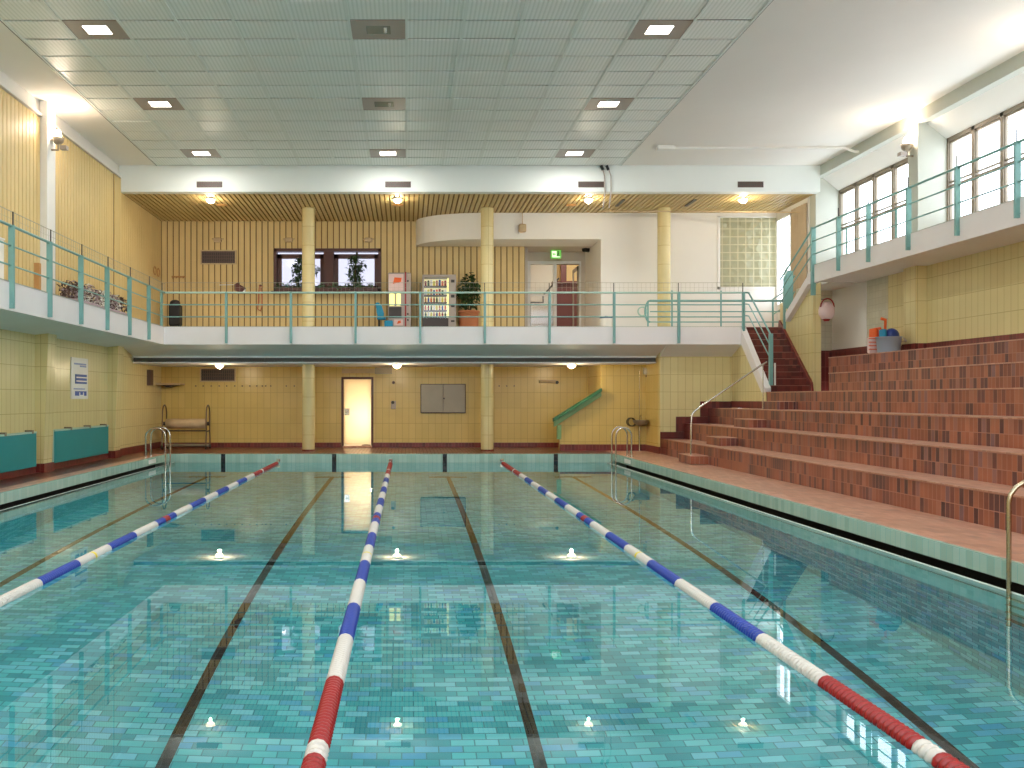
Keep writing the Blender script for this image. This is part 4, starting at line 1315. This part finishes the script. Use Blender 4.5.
# corner shelf
t = empty('corner_shelf', (-7.4, 30.3, 1.9), 'small shelf and slim dark box in the corner above the cover roller', 'shelf')
b = MB(); b.box(XL+0.0, 29.9, 1.98, XL+0.75, YW, 2.03); part('shelf', b, M['tan'], t)
b = MB(); b.prism([(XL+0.1, 1.98), (XL+0.6, 1.98), (XL+0.3, 1.90)], 'y', 30.1, YW); part('bracket', b, M['dark'], t)
b = MB(); b.box(XL, 28.9, 1.95, XL+0.1, 29.25, 2.42); thing('wall_box', b, M['grille'], 'narrow dark box on the side wall left of the corner shelf', 'box')

# wash basin
c = at(640.5, 418, 28.4)
t = empty('wash_basin', (c.x, 28.4, 0), 'small steel wash basin with hose on the wall by the right ladder', 'basin')
b = MB(); b.lathe([(0.03, 0), (0.12, 0.02), (0.22, 0.10), (0.24, 0.17), (0.25, 0.18), (0.21, 0.17), (0.10, 0.05), (0.01, 0.04)], (c.x, 28.33, c.z-0.24), 20, 'z'); part('bowl', b, M['grey_metal'], t)
b = MB(); b.tube([(c.x, 28.52, c.z-0.24), (c.x, 28.52, 0)], 0.03, 8); b.tube([(c.x, 28.52, 0.3), (c.x, 28.52, 2.4)], 0.012, 6); part('pipe', b, M['brass_steel'], t)
b = MB(); b.tube([(c.x, 28.52, c.z+0.03), (c.x, 28.35, c.z+0.08), (c.x, 28.3, c.z+0.0)], 0.02, 8); part('tap', b, M['chrome'], t)
b = MB()
pts = [(c.x-0.28+0.12*math.cos(k*PI/8), 28.52, c.z-0.12+0.12*math.sin(k*PI/8)) for k in range(0, 33)]
pts = [(p[0]+0.002*i, p[1]-0.002*i, p[2]) for i, p in enumerate(pts)]
b.tube(pts, 0.018, 6); part('hose', b, M['stem'], t)
for dx_, dz_ in ((0.35, 0), (0.2, 0.0), (0.43, -0.02), (0.33, -0.18)):
    cc = at(640+dx_*0, 376, 28.5)
    b = MB(); b.lathe([(0.03, 0), (0.03, 0.03), (0.012, 0.05)], (cc.x+dx_, 28.52, cc.z+dz_), 8, 'y'); thing('wall_hook', b, M['grille'], 'little hooks on the ochre wall above the wash basin', 'hook', 'hooks above the wash basin')
c = at(645, 371, 28.55)
b = MB(); b.box(c.x-0.05, 28.52, c.z-0.1, c.x+0.05, 28.6, c.z+0.1); thing('valve_box', b, M['brass_steel'], 'small valve box at the top of the basin pipe', 'box')

# ------------------------------------------------------------------ lamps: globes
def globe(px, py, Y, zc, energy, label, group, r=0.13):
    x = (px-HX)*Y/F
    t = empty('globe_lamp', (x, Y, zc), label, 'ceiling lamp', group)
    b = MB(); b.lathe([(r*1.1, -0.03), (r*1.1, 0.0)], (x, Y, zc), 20); part('base_plate', b, M['white'], t)
    b = MB(); b.sphere((x, Y, zc-0.03), r, 18, 8, sz=0.8, h0=-1, h1=0.0); part('glass', b, M['lamp_warm'], t)
    lamp('globe_lamp_light', 'POINT', (x, Y, zc-0.20), energy, (1.0, 0.80, 0.52) if energy == LAMP_GLOBE_LOW else (1.0, 0.86, 0.64), t, 0.04)
for i, px in enumerate((210.5, 397.5, 588.5, 743)):
    globe(px, 197, 27.1, ZS, LAMP_GLOBE_UP, ['lit globe lamp on the slatted ceiling at the left end', 'lit globe lamp on the slatted ceiling between the left two columns', 'lit globe lamp on the slatted ceiling above the hanging cables', 'lit globe lamp on the slatted ceiling near the glass block window'][i], 'globe lamps of the upper gallery')
for i, px in enumerate((219.5, 397, 571.5)):
    globe(px, 366, 27.85, 2.56, LAMP_GLOBE_LOW, ['lit globe lamp under the gallery above the brown grille', 'lit globe lamp under the gallery right of the lit door', 'lit globe lamp under the gallery above the green handrail'][i], 'globe lamps under the gallery')
# round smoke detectors on the foyer ceiling
for px, lab in ((222, 'flat round ceiling fitting behind the left globe lamp'), (398, 'flat round ceiling fitting behind the middle globe lamp'), (571, 'flat round ceiling fitting behind the third globe lamp')):
    c = at(px, 206.5, 28.0)
    b = MB(); b.lathe([(0.05, -0.04), (0.16, -0.02), (0.17, 0)], (c.x, 28.0, ZS), 18); thing('ceiling_fitting', b, M['wood'], lab, 'ceiling fitting', 'round ceiling fittings')
# little white fan-shaped lights on the slatted wall
for px, py, lab in ((218, 240, 'pale fitting above the upper brown grille'), (289, 240, 'pale fitting above the left half of the foyer window'), (368.5, 240, 'pale fitting above the right half of the foyer window')):
    c = at(px, py, YW)
    b = MB(); b.cbox(c.x-0.12, YW-0.12, c.z-0.08, c.x+0.12, YW, c.z+0.06, 0.02); b.tube([(c.x-0.18, YW-0.05, c.z+0.02), (c.x+0.18, YW-0.05, c.z+0.02)], 0.02, 6)
    thing('wall_fitting', b, M['tan'], lab, 'wall fitting', 'pale fittings on the slatted wall')
c = at(522.5, 228, 29.1)
b = MB(); b.cbox(c.x-0.11, 29.05, c.z-0.12, c.x+0.11, 29.2, c.z+0.12, 0.02); b.tube([(c.x, 29.12, c.z+0.1), (c.x, 29.12, ZS)], 0.012, 6)
thing('loudspeaker', b, M['tan'], 'small square loudspeaker on the curved white bulkhead', 'loudspeaker')
c = at(586, 250.5, 31.2)
t = empty('security_camera', (c.x, 31.2, c.z), 'small black camera in the corner of the entrance recess', 'camera')
b = MB(); b.tube([(c.x-0.12, 30.95, c.z), (c.x+0.1, 31.1, c.z+0.02)], 0.085, 10); part('body', b, M['black'], t)
b = MB(); b.tube([(c.x+0.15, 31.15, c.z), (5.87, 31.2, c.z-0.05)], 0.025, 6); part('bracket', b, M['machine_grey'], t)

# wall uplighters on piers
def uplight(x, y, z, sgn, label, e=LAMP_WALL):
    t = empty('wall_uplighter', (x, y, z), label, 'wall lamp', 'wall uplighters')
    b = MB(); b.tube([(x-0.1*sgn, y, z-0.12), (x+0.14*sgn, y, z-0.12), (x+0.14*sgn, y, z)], 0.025, 8); part('bracket', b, M['grey_metal'], t)
    b = MB(); b.lathe([(0.06, 0), (0.11, 0.05), (0.13, 0.14), (0.12, 0.14), (0.09, 0.06), (0.02, 0.03)], (x+0.14*sgn, y, z), 18); part('reflector', b, M['grey_metal'], t)
    b = MB(); b.sphere((x+0.14*sgn, y, z+0.2), 0.075, 14, 8, sz=1.6); part('bulb', b, M['lamp_on'], t)
    b = MB(); b.box(x+0.26*sgn, y-0.25, z-0.16, x+0.4*sgn, y-0.1, z-0.08); part('camera_box', b, M['machine_grey'], t)
    lamp('wall_uplighter_light', 'POINT', (x+0.16*sgn, y, z+0.36), e*0.55, (1.0, 0.78, 0.60), t, 0.10)
uplight(-7.68, 20.75, 7.05, 1, 'glowing uplighter on the white pier of the left wall')
uplight(XGR, 21.4, 7.08, -1, 'glowing uplighter on the white pier of the right window wall')
uplight(-7.68, 10.0, 7.05, 1, 'uplighter on the left wall beyond the picture edge')
uplight(XGR, 16.2, 7.08, -1, 'uplighter on the right window wall glowing at the upper right edge')

# ceiling conduit
t = empty('ceiling_conduit', (8, 24.2, 7.85), 'white conduit with a box running across the right ceiling', 'conduit')
c = at(665, 147, 24.2)
b = MB(); b.cbox(at(657, 0, 24.2).x, 24.1, 7.82, at(674, 0, 24.2).x, 24.3, ZC, 0.01); part('box', b, M['white'], t)
b = MB(); b.tube([(at(674, 0, 24.2).x, 24.2, 7.87), (at(845, 0, 24.2).x, 24.2, 7.87), (11.25, 24.1, 7.75), (11.6, 23.3, 7.6)], 0.035, 8); part('pipe', b, M['white'], t)
t = empty('foyer_pipe', (8, 28.6, 7.1), 'thin cream pipe below the slatted ceiling on the white wall', 'pipe')
b = MB(); b.tube([at(602, 211.2, 28.3), at(700, 211.6, 28.3), at(800, 212.4, 27.0)], 0.02, 8); part('pipe', b, M['tan'], t)
# hanging cables
for k, (xs, lab) in enumerate((((602, 604.5, 605, 603), 'black and grey cable looping down the beam, left one of two'), ((607.5, 611, 611, 609), 'grey cable hanging on the beam, right one of two'))):
    yc = YB-0.06
    b = MB(); b.tube([at(xs[0], 165.5, yc), at(xs[1], 176, yc), at(xs[2], 192, yc), at(xs[3], 208, yc)], 0.018, 6, 0)
    b.tube([at(xs[0]-1, 165.5, yc), at(xs[0]+1, 170, yc)], 0.04, 6, 1)
    thing('hanging_cable', b, [M['machine_grey'], M['black']], lab, 'cable', 'cables hanging at the far beam')
# dark slit fittings on foyer ceiling right
for px, lab in ((622, 'slim dark diffuser in the slatted ceiling left of the third upper column'), (693, 'slim dark diffuser in the slatted ceiling right of the third upper column')):
    a = at(px, 203, YB+1.2)
    b = MB(); b.box(a.x-0.045, YB+1.0, ZS-0.03, a.x+0.045, YB+1.9, ZS)
    thing('ceiling_slot', b, M['duct'], lab, 'ceiling slot', 'dark slots in the foyer ceiling')

# ------------------------------------------------------------------ foyer: vending machines, plants, chair
def leafball(b, c, r, n, size, sz=1.0, mi=0, rng=random):
    for _ in range(n):
        while True:
            p = Vector((rng.uniform(-1, 1), rng.uniform(-1, 1), rng.uniform(-1, 1)))
            if p.length <= 1: break
        p = Vector((p.x*r, p.y*r, p.z*r*sz))+Vector(c)
        d = Vector((rng.uniform(-1, 1), rng.uniform(-1, 1), rng.uniform(-0.8, 0.5))).normalized()
        s_ = d.cross(Vector((0, 0, 1))).normalized()
        u = s_.cross(d)
        L = size*rng.uniform(0.6, 1.2); w_ = L*0.3
        tip = p+d*L-u*L*0.2; m1 = p+d*L*0.45+s_*w_+u*0.02; m2 = p+d*L*0.45-s_*w_+u*0.02; mid = p+d*L*0.5-u*0.005
        b.add([p, m1, tip, m2, mid], [(0, 4, 1), (1, 4, 2), (0, 3, 4), (4, 3, 2)], mi)

yv = 29.6
def X(px, Y=yv): return (px-HX)*Y/F
def Z(py, Y=yv): return CZ-(py-HY)*Y/F
# coffee machine
x0, x1 = X(388), X(411)
t = empty('coffee_machine', ((x0+x1)/2, yv, ZG), 'cream and red hot drinks machine with lit yellow panels beside the blue chair', 'vending machine')
b = MB(); b.cbox(x0, yv, ZG+0.01, x1, yv+0.7, Z(272.5), 0.02); part('body', b, M['machine_grey'], t)
xf = X(403.5)
b = MB(); b.box(x0+0.02, yv-0.02, Z(291), xf, yv, Z(274)); part('poster', b, M['bag'], t)
b = MB(); b.prism([(x0+0.15, Z(284)), (x0+0.4, Z(282)), (x0+0.42, Z(278)), (x0+0.2, Z(277.5))], 'y', yv-0.03, yv-0.02); part('picture', b, M['orange'], t)
for a_, c_ in ((389.5, 394.5), (396.5, 400.5)):
    b = MB(); b.box(X(a_), yv-0.03, Z(306), X(c_), yv-0.015, Z(293.5)); part('lit_panel', b, M['vend_yellow'], t)
b = MB(); b.box(x0+0.03, yv-0.02, Z(318), X(401.5), yv, Z(307)); part('dispensing_bay', b, M['dark'], t)
b = MB(); b.box(X(404.8), yv-0.03, ZG+0.05, X(406.3), yv, Z(272)); part('red_stripe', b, M['red'], t)
b = MB(); b.box(X(394), yv-0.02, Z(325.5), X(403), yv, Z(319.5)); part('kick_poster', b, M['bag'], t)
b = MB(); b.prism([(X(397), Z(324)), (X(401), Z(323)), (X(400.5), Z(320.5)), (X(398), Z(321))], 'y', yv-0.03, yv-0.02); part('kick_picture', b, M['orange'], t)
for py in (281, 305, 314, 320):
    b = MB(); b.lathe([(0.03, 0), (0.03, 0.02)], (X(407.8), yv-0.02, Z(py)), 10, 'y'); part('button', b, M['dark'], t)
# snack machine
x0, x1 = X(422.5), X(456)
zt = Z(274.5)
t = empty('snack_machine', ((x0+x1)/2, yv, ZG), 'glass-fronted snack and drinks machine with lit shelves near the potted plant', 'vending machine')
b = MB(); xg_ = X(449)
b.box(x0, yv+0.05, ZG+0.01, x0+0.05, yv+0.8, zt); b.box(xg_, yv, ZG+0.01, x1, yv+0.8, zt); b.box(x0, yv+0.6, ZG+0.01, x1, yv+0.8, zt)
b.box(x0, yv+0.02, zt-0.08, x1, yv+0.8, zt); b.box(x0, yv, ZG+0.01, xg_, yv+0.8, Z(318))
part('cabinet', b, M['machine_grey'], t)
b = MB(); b.box(x0-0.0, yv-0.02, ZG+0.03, xg_-0.02, yv, Z(318)); part('delivery_flap', b, M['dark'], t)
b = MB(); b.box(x0+0.05, yv+0.55, Z(318), xg_, yv+0.6, zt-0.08); part('lit_back', b, M['vend_lit'], t)
b = MB(); b.box(X(447.5), yv+0.05, Z(317), X(448.7), yv+0.12, zt-0.1); part('lamp_tube', b, M['vend_yellow'], t)
for py in (286, 295, 302.5, 310.5, 317.5):
    b = MB(); b.box(x0+0.05, yv+0.1, Z(py), xg_-0.06, yv+0.55, Z(py)+0.02); part('shelf', b, M['dark'], t)
b = MB(); b.quad((x0+0.03, yv+0.03, Z(318)), (xg_, yv+0.03, Z(318)), (xg_, yv+0.03, zt-0.08), (x0+0.03, yv+0.03, zt-0.08)); part('glass_front', b, M['pane'], t)
for py, r_ in ((281, .05), (296, .05), (306, .035), (321, .03)):
    b = MB(); b.box(X(451), yv-0.02, Z(py)-r_, X(454.5), yv, Z(py)+r_*0.8); part('control', b, M['dark'], t)
pm = [M['red'], M['yellow'], M['orange'], M['white'], M['blue'], M['leaf'], M['terracotta']]
protos = []
for row, py in enumerate((286, 295, 302.5, 310.5, 317.5)):
    for k in range(8):
        x = x0+0.10+k*(xg_-0.18-x0)/7.3
        z = Z(py)+0.022
        mt = pm[(row*3+k*5) % 7]
        b = MB()
        if row < 2:
            b.cbox(x-0.032, yv+0.16, z, x+0.032, yv+0.24, z+0.15+0.02*((k*7) % 3), 0.01); nm, lb = 'snack_packet', 'small snack packet on an upper lit shelf of the vending machine'
        else:
            b.lathe([(0.026, 0), (0.028, 0.01), (0.028, 0.11), (0.012, 0.15), (0.012, 0.175)], (x, yv+0.2, z), 10); nm, lb = 'drink_bottle', 'small drink bottle on a lower lit shelf of the vending machine'
        thing(nm, b, mt, lb, nm.split('_')[1], 'goods in the snack machine: '+nm.replace('_', ' ')+'s')
# big potted plant
xc = X(469.5)
t = empty('potted_plant', (xc, yv+0.35, ZG), 'dark leafy plant in a tall terracotta pot right of the snack machine', 'plant')
b = MB(); b.lathe([(0.25, 0.0), (0.30, 0.1), (0.31, Z(310)-ZG-0.05), (0.34, Z(310)-ZG-0.05), (0.34, Z(310)-ZG), (0.29, Z(310)-ZG)], (xc, yv+0.35, ZG), 24); part('pot', b, M['terracotta'], t)
b = MB(); b.lathe([(0.29, 0), (0.001, 0.02)], (xc, yv+0.35, Z(311)), 24); part('soil', b, M['soil'], t)
b = MB()
for k in range(7):
    a = k*0.9; b.tube([(xc+0.05*math.cos(a), yv+0.35+0.05*math.sin(a), Z(311)), (xc+0.12*math.cos(a), yv+0.35+0.12*math.sin(a), Z(300)), (xc+0.25*math.cos(a), yv+0.35+0.2*math.sin(a), Z(286+k))], 0.012, 5)
part('stems', b, M['stem'], t)
b = MB(); leafball(b, (xc+0.0, yv+0.35, Z(289)), 0.42, 330, 0.17, 0.9); leafball(b, (xc+0.02, yv+0.35, Z(278)), 0.22, 60, 0.15, 1.1); leafball(b, (xc, yv+0.35, Z(303)), 0.30, 90, 0.15, 0.6)
part('foliage', b, M['leaf'], t)
# blue chair
xc = X(379)
t = empty('blue_chair', (xc, yv+0.1, ZG), 'blue office chair seen from the side next to the hot drinks machine', 'chair')
b = MB(); b.prism([(X(375.5), Z(303)), (X(378.5), Z(302.5)), (X(381.5), Z(305)), (X(384), Z(313)), (X(383.5), Z(317.5)), (X(378), Z(318.5)), (X(376.5), Z(312))], 'y', yv-0.1, yv+0.25); part('backrest', b, M['blue_fabric'], t, bevel=0.03)
b = MB(); b.cbox(X(377), yv-0.1, Z(319.5), X(386), yv+0.3, Z(317.5), 0.02); part('seat', b, M['blue_fabric'], t, bevel=0.01)
b = MB(); b.tube([(xc, yv+0.1, Z(319)), (xc, yv+0.1, ZG+0.08)], 0.03, 8)
for k in range(5):
    a = k*2*PI/5; b.tube([(xc, yv+0.1, ZG+0.09), (xc+0.25*math.cos(a), yv+0.1+0.25*math.sin(a), ZG+0.05)], 0.02, 6)
part('base', b, M['black'], t)
b = MB(); b.cbox(X(384.5), yv-0.25, ZG+0.01, X(393), yv-0.04, Z(321), 0.02); thing('waste_box', b, M['blue_fabric'], 'low blue box on the floor at the foot of the hot drinks machine', 'box')
# window plants
wy = YW-0.14
t = empty('climbing_plant', (X(355.5, wy), wy, WZ0), 'tall green plant standing in the middle of the right window sash', 'plant')
b = MB(); b.tube([(X(356, wy), wy, WZ0), (X(355, wy), wy, 5.6), (X(357, wy), wy, 6.2)], 0.04, 6); part('stem', b, M['stem'], t)
b = MB()
for py, r_, n_ in ((258, .15, 50), (266, .26, 90), (273, .28, 80), (280, .2, 60), (286, .2, 60)): leafball(b, (X(355+(py % 3), wy), wy, Z(py, wy)), r_, n_, 0.16, 0.8)
part('foliage', b, M['leaf'], t)
t = empty('climbing_plant', (X(300, wy), wy, WZ0), 'leafy plant partly hidden behind the left round column at the window', 'plant')
b = MB(); b.tube([(X(304, wy), wy, WZ0), (X(303, wy), wy, 6.1)], 0.03, 6); part('stem', b, M['stem'], t)
b = MB()
for py, r_, n_ in ((260, .14, 40), (267, .22, 70), (274, .24, 80), (282, .2, 60)): leafball(b, (X(298+(py % 3), wy), wy, Z(py, wy)), r_, n_, 0.15, 0.9)
leafball(b, (X(315, wy), wy, Z(270, wy)), 0.15, 40, 0.15)
part('foliage', b, M['leaf'], t)
t = empty('window_planter', (X(325, wy), wy-0.05, WZ0), 'low row of mixed sill plants along the foot of the foyer window', 'plants')
b = MB()
b.cbox(WX0+0.1, wy-0.1, WZ0-0.01, WX1-0.1, wy+0.1, WZ0+0.11, 0.01); part('trough', b, M['brown_frame'], t)
b = MB()
for px in range(280, 376, 6): leafball(b, (X(px, wy), wy, Z(288.0-(px % 4)*0.8, wy)), 0.13, 26, 0.13, 0.8, mi=(px//6) % 2)
part('foliage', b, [M['leaf'], M['leaf_pale']], t)

# foyer clutter: dark bin, red-brown kite-shaped sign, white bin
c = at(201, 312, YW-0.3)
t = empty('dark_basket', (X(177, 30.2), 30.2, ZG), 'dark basket with clothes in the left corner of the far gallery', 'basket')
b = MB(); b.cbox(X(170, 30.2), 30.0, ZG+0.33, X(181, 30.2), 30.4, Z(305, 30.2), 0.03); part('basket', b, M['black'], t)
b = MB(); b.tube([(X(171.5, 30.2), 30.1, ZG), (X(171.5, 30.2), 30.1, ZG+0.36)], 0.02, 6); b.tube([(X(179.5, 30.2), 30.1, ZG), (X(179.5, 30.2), 30.1, ZG+0.36)], 0.02, 6)
b.tube([(X(171.5, 30.2), 30.35, ZG), (X(171.5, 30.2), 30.35, ZG+0.36)], 0.02, 6); b.tube([(X(179.5, 30.2), 30.35, ZG), (X(179.5, 30.2), 30.35, ZG+0.36)], 0.02, 6); part('legs', b, M['dark'], t)
b = MB(); b.sphere((X(175, 30.2), 30.2, Z(303.5, 30.2)), 0.17, 12, 8, sz=0.7); part('clothes', b, M['dark'], t)
cc = at(239, 288.5, YW-0.25)
t = empty('tilted_monitor', (cc.x, YW-0.25, cc.z), 'dark red tilted box on a wall arm left of the foyer window', 'monitor')
b = MB(); pts = []
for dx_, dz_ in ((-0.13, 0.12), (0.0, 0.20), (0.0, 0.14), (0.20, 0.02), (0.10, -0.15), (-0.02, -0.1), (-0.13, -0.06)):
    pts.append((cc.x+dx_, cc.z+dz_))
b.prism(list(reversed(pts)), 'y', YW-0.35, YW-0.15); part('case', b, M['maroon'], t, bevel=0.01)
b = MB(); b.tube([(cc.x-0.65, YW-0.1, cc.z+0.13), (cc.x-0.05, YW-0.2, cc.z+0.13)], 0.014, 6); b.tube([(cc.x, YW-0.2, cc.z), (cc.x, YW, cc.z)], 0.02, 6); part('arm', b, M['white'], t)
b = MB(); b.prism([(cc.x+0.12, cc.z-0.12), (cc.x+0.22, cc.z-0.02), (cc.x+0.2, cc.z-0.12)], 'y', YW-0.36, YW-0.2); part('pale_corner', b, M['white'], t)
t = empty('waste_bin', (X(605, 28.8), 28.8, ZG), 'white bin with dark blue lid against the white foyer wall', 'bin')
b = MB(); b.lathe([(0.17, 0), (0.2, Z(318.5, 28.8)-ZG)], (X(606, 28.8), 28.8, ZG), 16); part('bin', b, M['white'], t)
b = MB(); b.lathe([(0.18, 0), (0.2, 0.02), (0.1, 0.06), (0.01, 0.08)], (X(606, 28.8), 28.8, Z(318.5, 28.8)), 16); part('lid', b, M['navy'], t)
t = empty('hanging_hose', (X(258, YW), YW, ZG+0.6), 'thin reddish hose hanging in a long loop on the slats left of the foyer window', 'hose')
b = MB()
pts = [at(263, 287, YW-0.05), at(259.5, 286, YW-0.05), at(258.8, 292, YW-0.06), at(258.5, 302, YW-0.06), at(257.5, 309, YW-0.07), at(260.5, 311, YW-0.07), at(262, 306, YW-0.06), at(261.8, 296, YW-0.05), at(261, 288, YW-0.04)]
b.tube(pts, 0.022, 6); part('loop', b, M['terracotta'], t)
b = MB(); c_ = at(260.5, 286, YW); b.lathe([(0.04, 0), (0.04, 0.06)], (c_.x, YW-0.06, c_.z), 10, 'y'); part('wall_hook', b, M['maroon'], t)
# wall hooks frame on slats left corner
c = at(157, 272, 29.9)
t = empty('coat_rack', (XL+0.1, 29.9, c.z), 'small wire rack on the slatted side wall near the left corner', 'coat rack')
b = MB()
for k in range(2):
    pts = [(XL+0.06, 29.6+k*0.4+0.13*math.cos(a*PI/6), c.z+0.13*math.sin(a*PI/6)) for a in range(0, 13)]
    b.tube(pts, 0.015, 6)
part('ring', b, M['wood'], t)
c = at(178, 277, YW)
t = empty('coat_rack', (c.x, YW, c.z), 'pale hook rail on the slatted back wall near the left corner', 'coat rack')
b = MB(); b.box(c.x-0.2, YW-0.03, c.z-0.02, c.x+0.25, YW, c.z+0.03); part('rail', b, M['wood'], t)
for k in range(4):
    b = MB(); b.tube([(c.x-0.15+k*0.11, YW-0.01, c.z), (c.x-0.15+k*0.11, YW-0.09, c.z-0.06), (c.x-0.15+k*0.11, YW-0.1, c.z+0.02)], 0.01, 5); part('hook', b, M['wood'], t)

# left gallery clutter: display boards, bedding/plants
def bed(y0, y1, label):
    t = empty('flower_trough', (-7.25, (y0+y1)/2, ZG), label, 'flower box', 'flower boxes on the left gallery')
    b = MB(); b.cbox(-7.5, y0, ZG+0.01, -7.05, y1, ZG+0.2, 0.02); part('trough', b, M['flower'], t)
    b = MB()
    y = y0+0.15
    while y < y1:
        leafball(b, (-7.27, y, ZG+0.38), 0.27, 120, 0.11, 0.95, mi=int(y*7) % 3)
        y += 0.3
    part('blossom', b, [M['flower'], M['grille'], M['white']], t)
bed(20.6, 22.1, 'trough of mauve dried flowers on the left gallery, the nearer one')
bed(22.5, 24.2, 'trough of mauve dried flowers on the left gallery, the farther one')
for y, lab in ((17.3, 'slim wooden post standing on the left gallery nearest the viewer'), (19.3, 'slim wooden post on the left gallery by the white pier')):
    b = MB(); b.box(-7.5, y, ZG, -7.4, y+0.12, ZG+0.78); b.box(-7.56, y-0.06, ZG, -7.34, y+0.18, ZG+0.04)
    thing('wooden_post', b, M['wood'], lab, 'post', 'wooden posts on the left gallery')
b = MB(); b.box(-7.64, 15.7, ZG, -7.60, 18.1, ZG+1.05); b.box(-7.66, 15.7, ZG+1.03, -7.58, 18.1, ZG+1.06)
thing('display_panel', b, M['plaster'], 'pale low panel leaning on the slatted wall at the left edge', 'panel')

# hanging bag / lifebuoy bag in recess, tub of toys
c = at(826.5, 310.5, 24.3)
t = empty('hanging_bag', (c.x, 24.3, c.z), 'pale pink bag with red straps hanging in the white tiled recess', 'bag')
b = MB(); b.lathe([(0.02, -0.24), (0.13, -0.21), (0.19, -0.1), (0.2, 0.0), (0.17, 0.12), (0.08, 0.2), (0.03, 0.22)], (c.x, 24.3, c.z), 18, sy=0.8); part('bag', b, M['bag'], t)
b = MB()
pts = [(c.x+0.17*math.cos(a*PI/8), 24.25, c.z+0.08+0.22*math.sin(a*PI/8)) for a in range(0, 9)]
b.tube(pts, 0.018, 6); b.lathe([(0.06, -0.27), (0.1, -0.22), (0.02, -0.2)], (c.x, 24.3, c.z), 12); part('strap', b, M['red'], t)
b = MB(); b.tube([(c.x, 24.3, c.z+0.28), (10.49, 24.4, c.z+0.30)], 0.012, 6); part('hook', b, M['dark'], t)
zt6 = 6*R+0.012
bx, by = 10.74, 21.4
t = empty('toy_tub', (bx, by, zt6), 'grey translucent tub of swimming gear on the top bleacher tier', 'tub')
b = MB(); b.lathe([(0.23, 0.0), (0.26, 0.32), (0.28, 0.33), (0.28, 0.35), (0.25, 0.34), (0.22, 0.03), (0.01, 0.03)], (bx, by, zt6), 28); part('tub', b, M['tub'], t)
b = MB(); b.tube([(bx+0.27, by-0.1, zt6+0.33), (bx+0.33, by-0.12, zt6+0.25), (bx+0.33, by+0.1, zt6+0.25), (bx+0.27, by+0.1, zt6+0.33)], 0.015, 6); part('handle', b, M['machine_grey'], t)
b = MB(); b.sphere((bx+0.05, by-0.02, zt6+0.38), 0.16, 16, 10); thing('blue_ball', b, M['navy'], 'dark blue ball on top of the grey tub of swimming gear', 'ball')
b = MB(); b.cbox(bx-0.17, by-0.12, zt6+0.05, bx-0.10, by+0.12, zt6+0.52, 0.02); thing('swim_float', b, M['blue_fabric'], 'pale blue float tucked in the grey tub beside the dark blue ball', 'float')
for k, (dx_, dz_) in enumerate(((0.02, 0.58), (0.11, 0.60), (0.20, 0.56))):
    b = MB(); b.cbox(bx+dx_-0.12, by+0.42, zt6, bx+dx_-0.06, by+0.72, zt6+dz_, 0.015)
    thing('orange_kickboard', b, M['orange'], 'orange kickboard standing behind the grey tub on the top tier', 'kickboard', 'orange kickboards behind the tub')
t = empty('pink_crate', (bx-0.4, by+0.45, zt6), 'pale salmon crate left of the grey tub on the top tier', 'crate')
b = MB(); b.cbox(bx-0.30, by+0.29, zt6, bx-0.06, by+0.40, zt6+0.36, 0.02); part('crate', b, M['bag'], t)
b = MB()
for k in range(4): b.box(bx-0.31, by+0.28, zt6+0.08+k*0.08, bx-0.05, by+0.29, zt6+0.1+k*0.08)
part('ribs', b, M['orange'], t)
b = MB(); b.tube([(bx+0.05, by+0.3, zt6), (bx+0.05, by+0.25, zt6+0.75), (bx-0.05, by+0.25, zt6+0.78)], 0.035, 8); thing('foam_noodle', b, M['orange'], 'bent orange foam noodle rising behind the dark blue ball', 'pool noodle')

# lower foyer curtain and pipe stand near the glass blocks
b = MB()
pts = []
for k in range(25):
    y = 26.95+k*(28.0-26.95)/24
    pts.append((11.20+0.02*math.sin(k*1.6), y))
pts2 = [(p[0]+0.02, p[1]) for p in reversed(pts)]
b.prism(pts+pts2, 'z', ZG+0.6, 7.05)
thing('beige_curtain', b, M['curtain'], 'beige curtain hanging beside the bright window by the stairs', 'curtain')
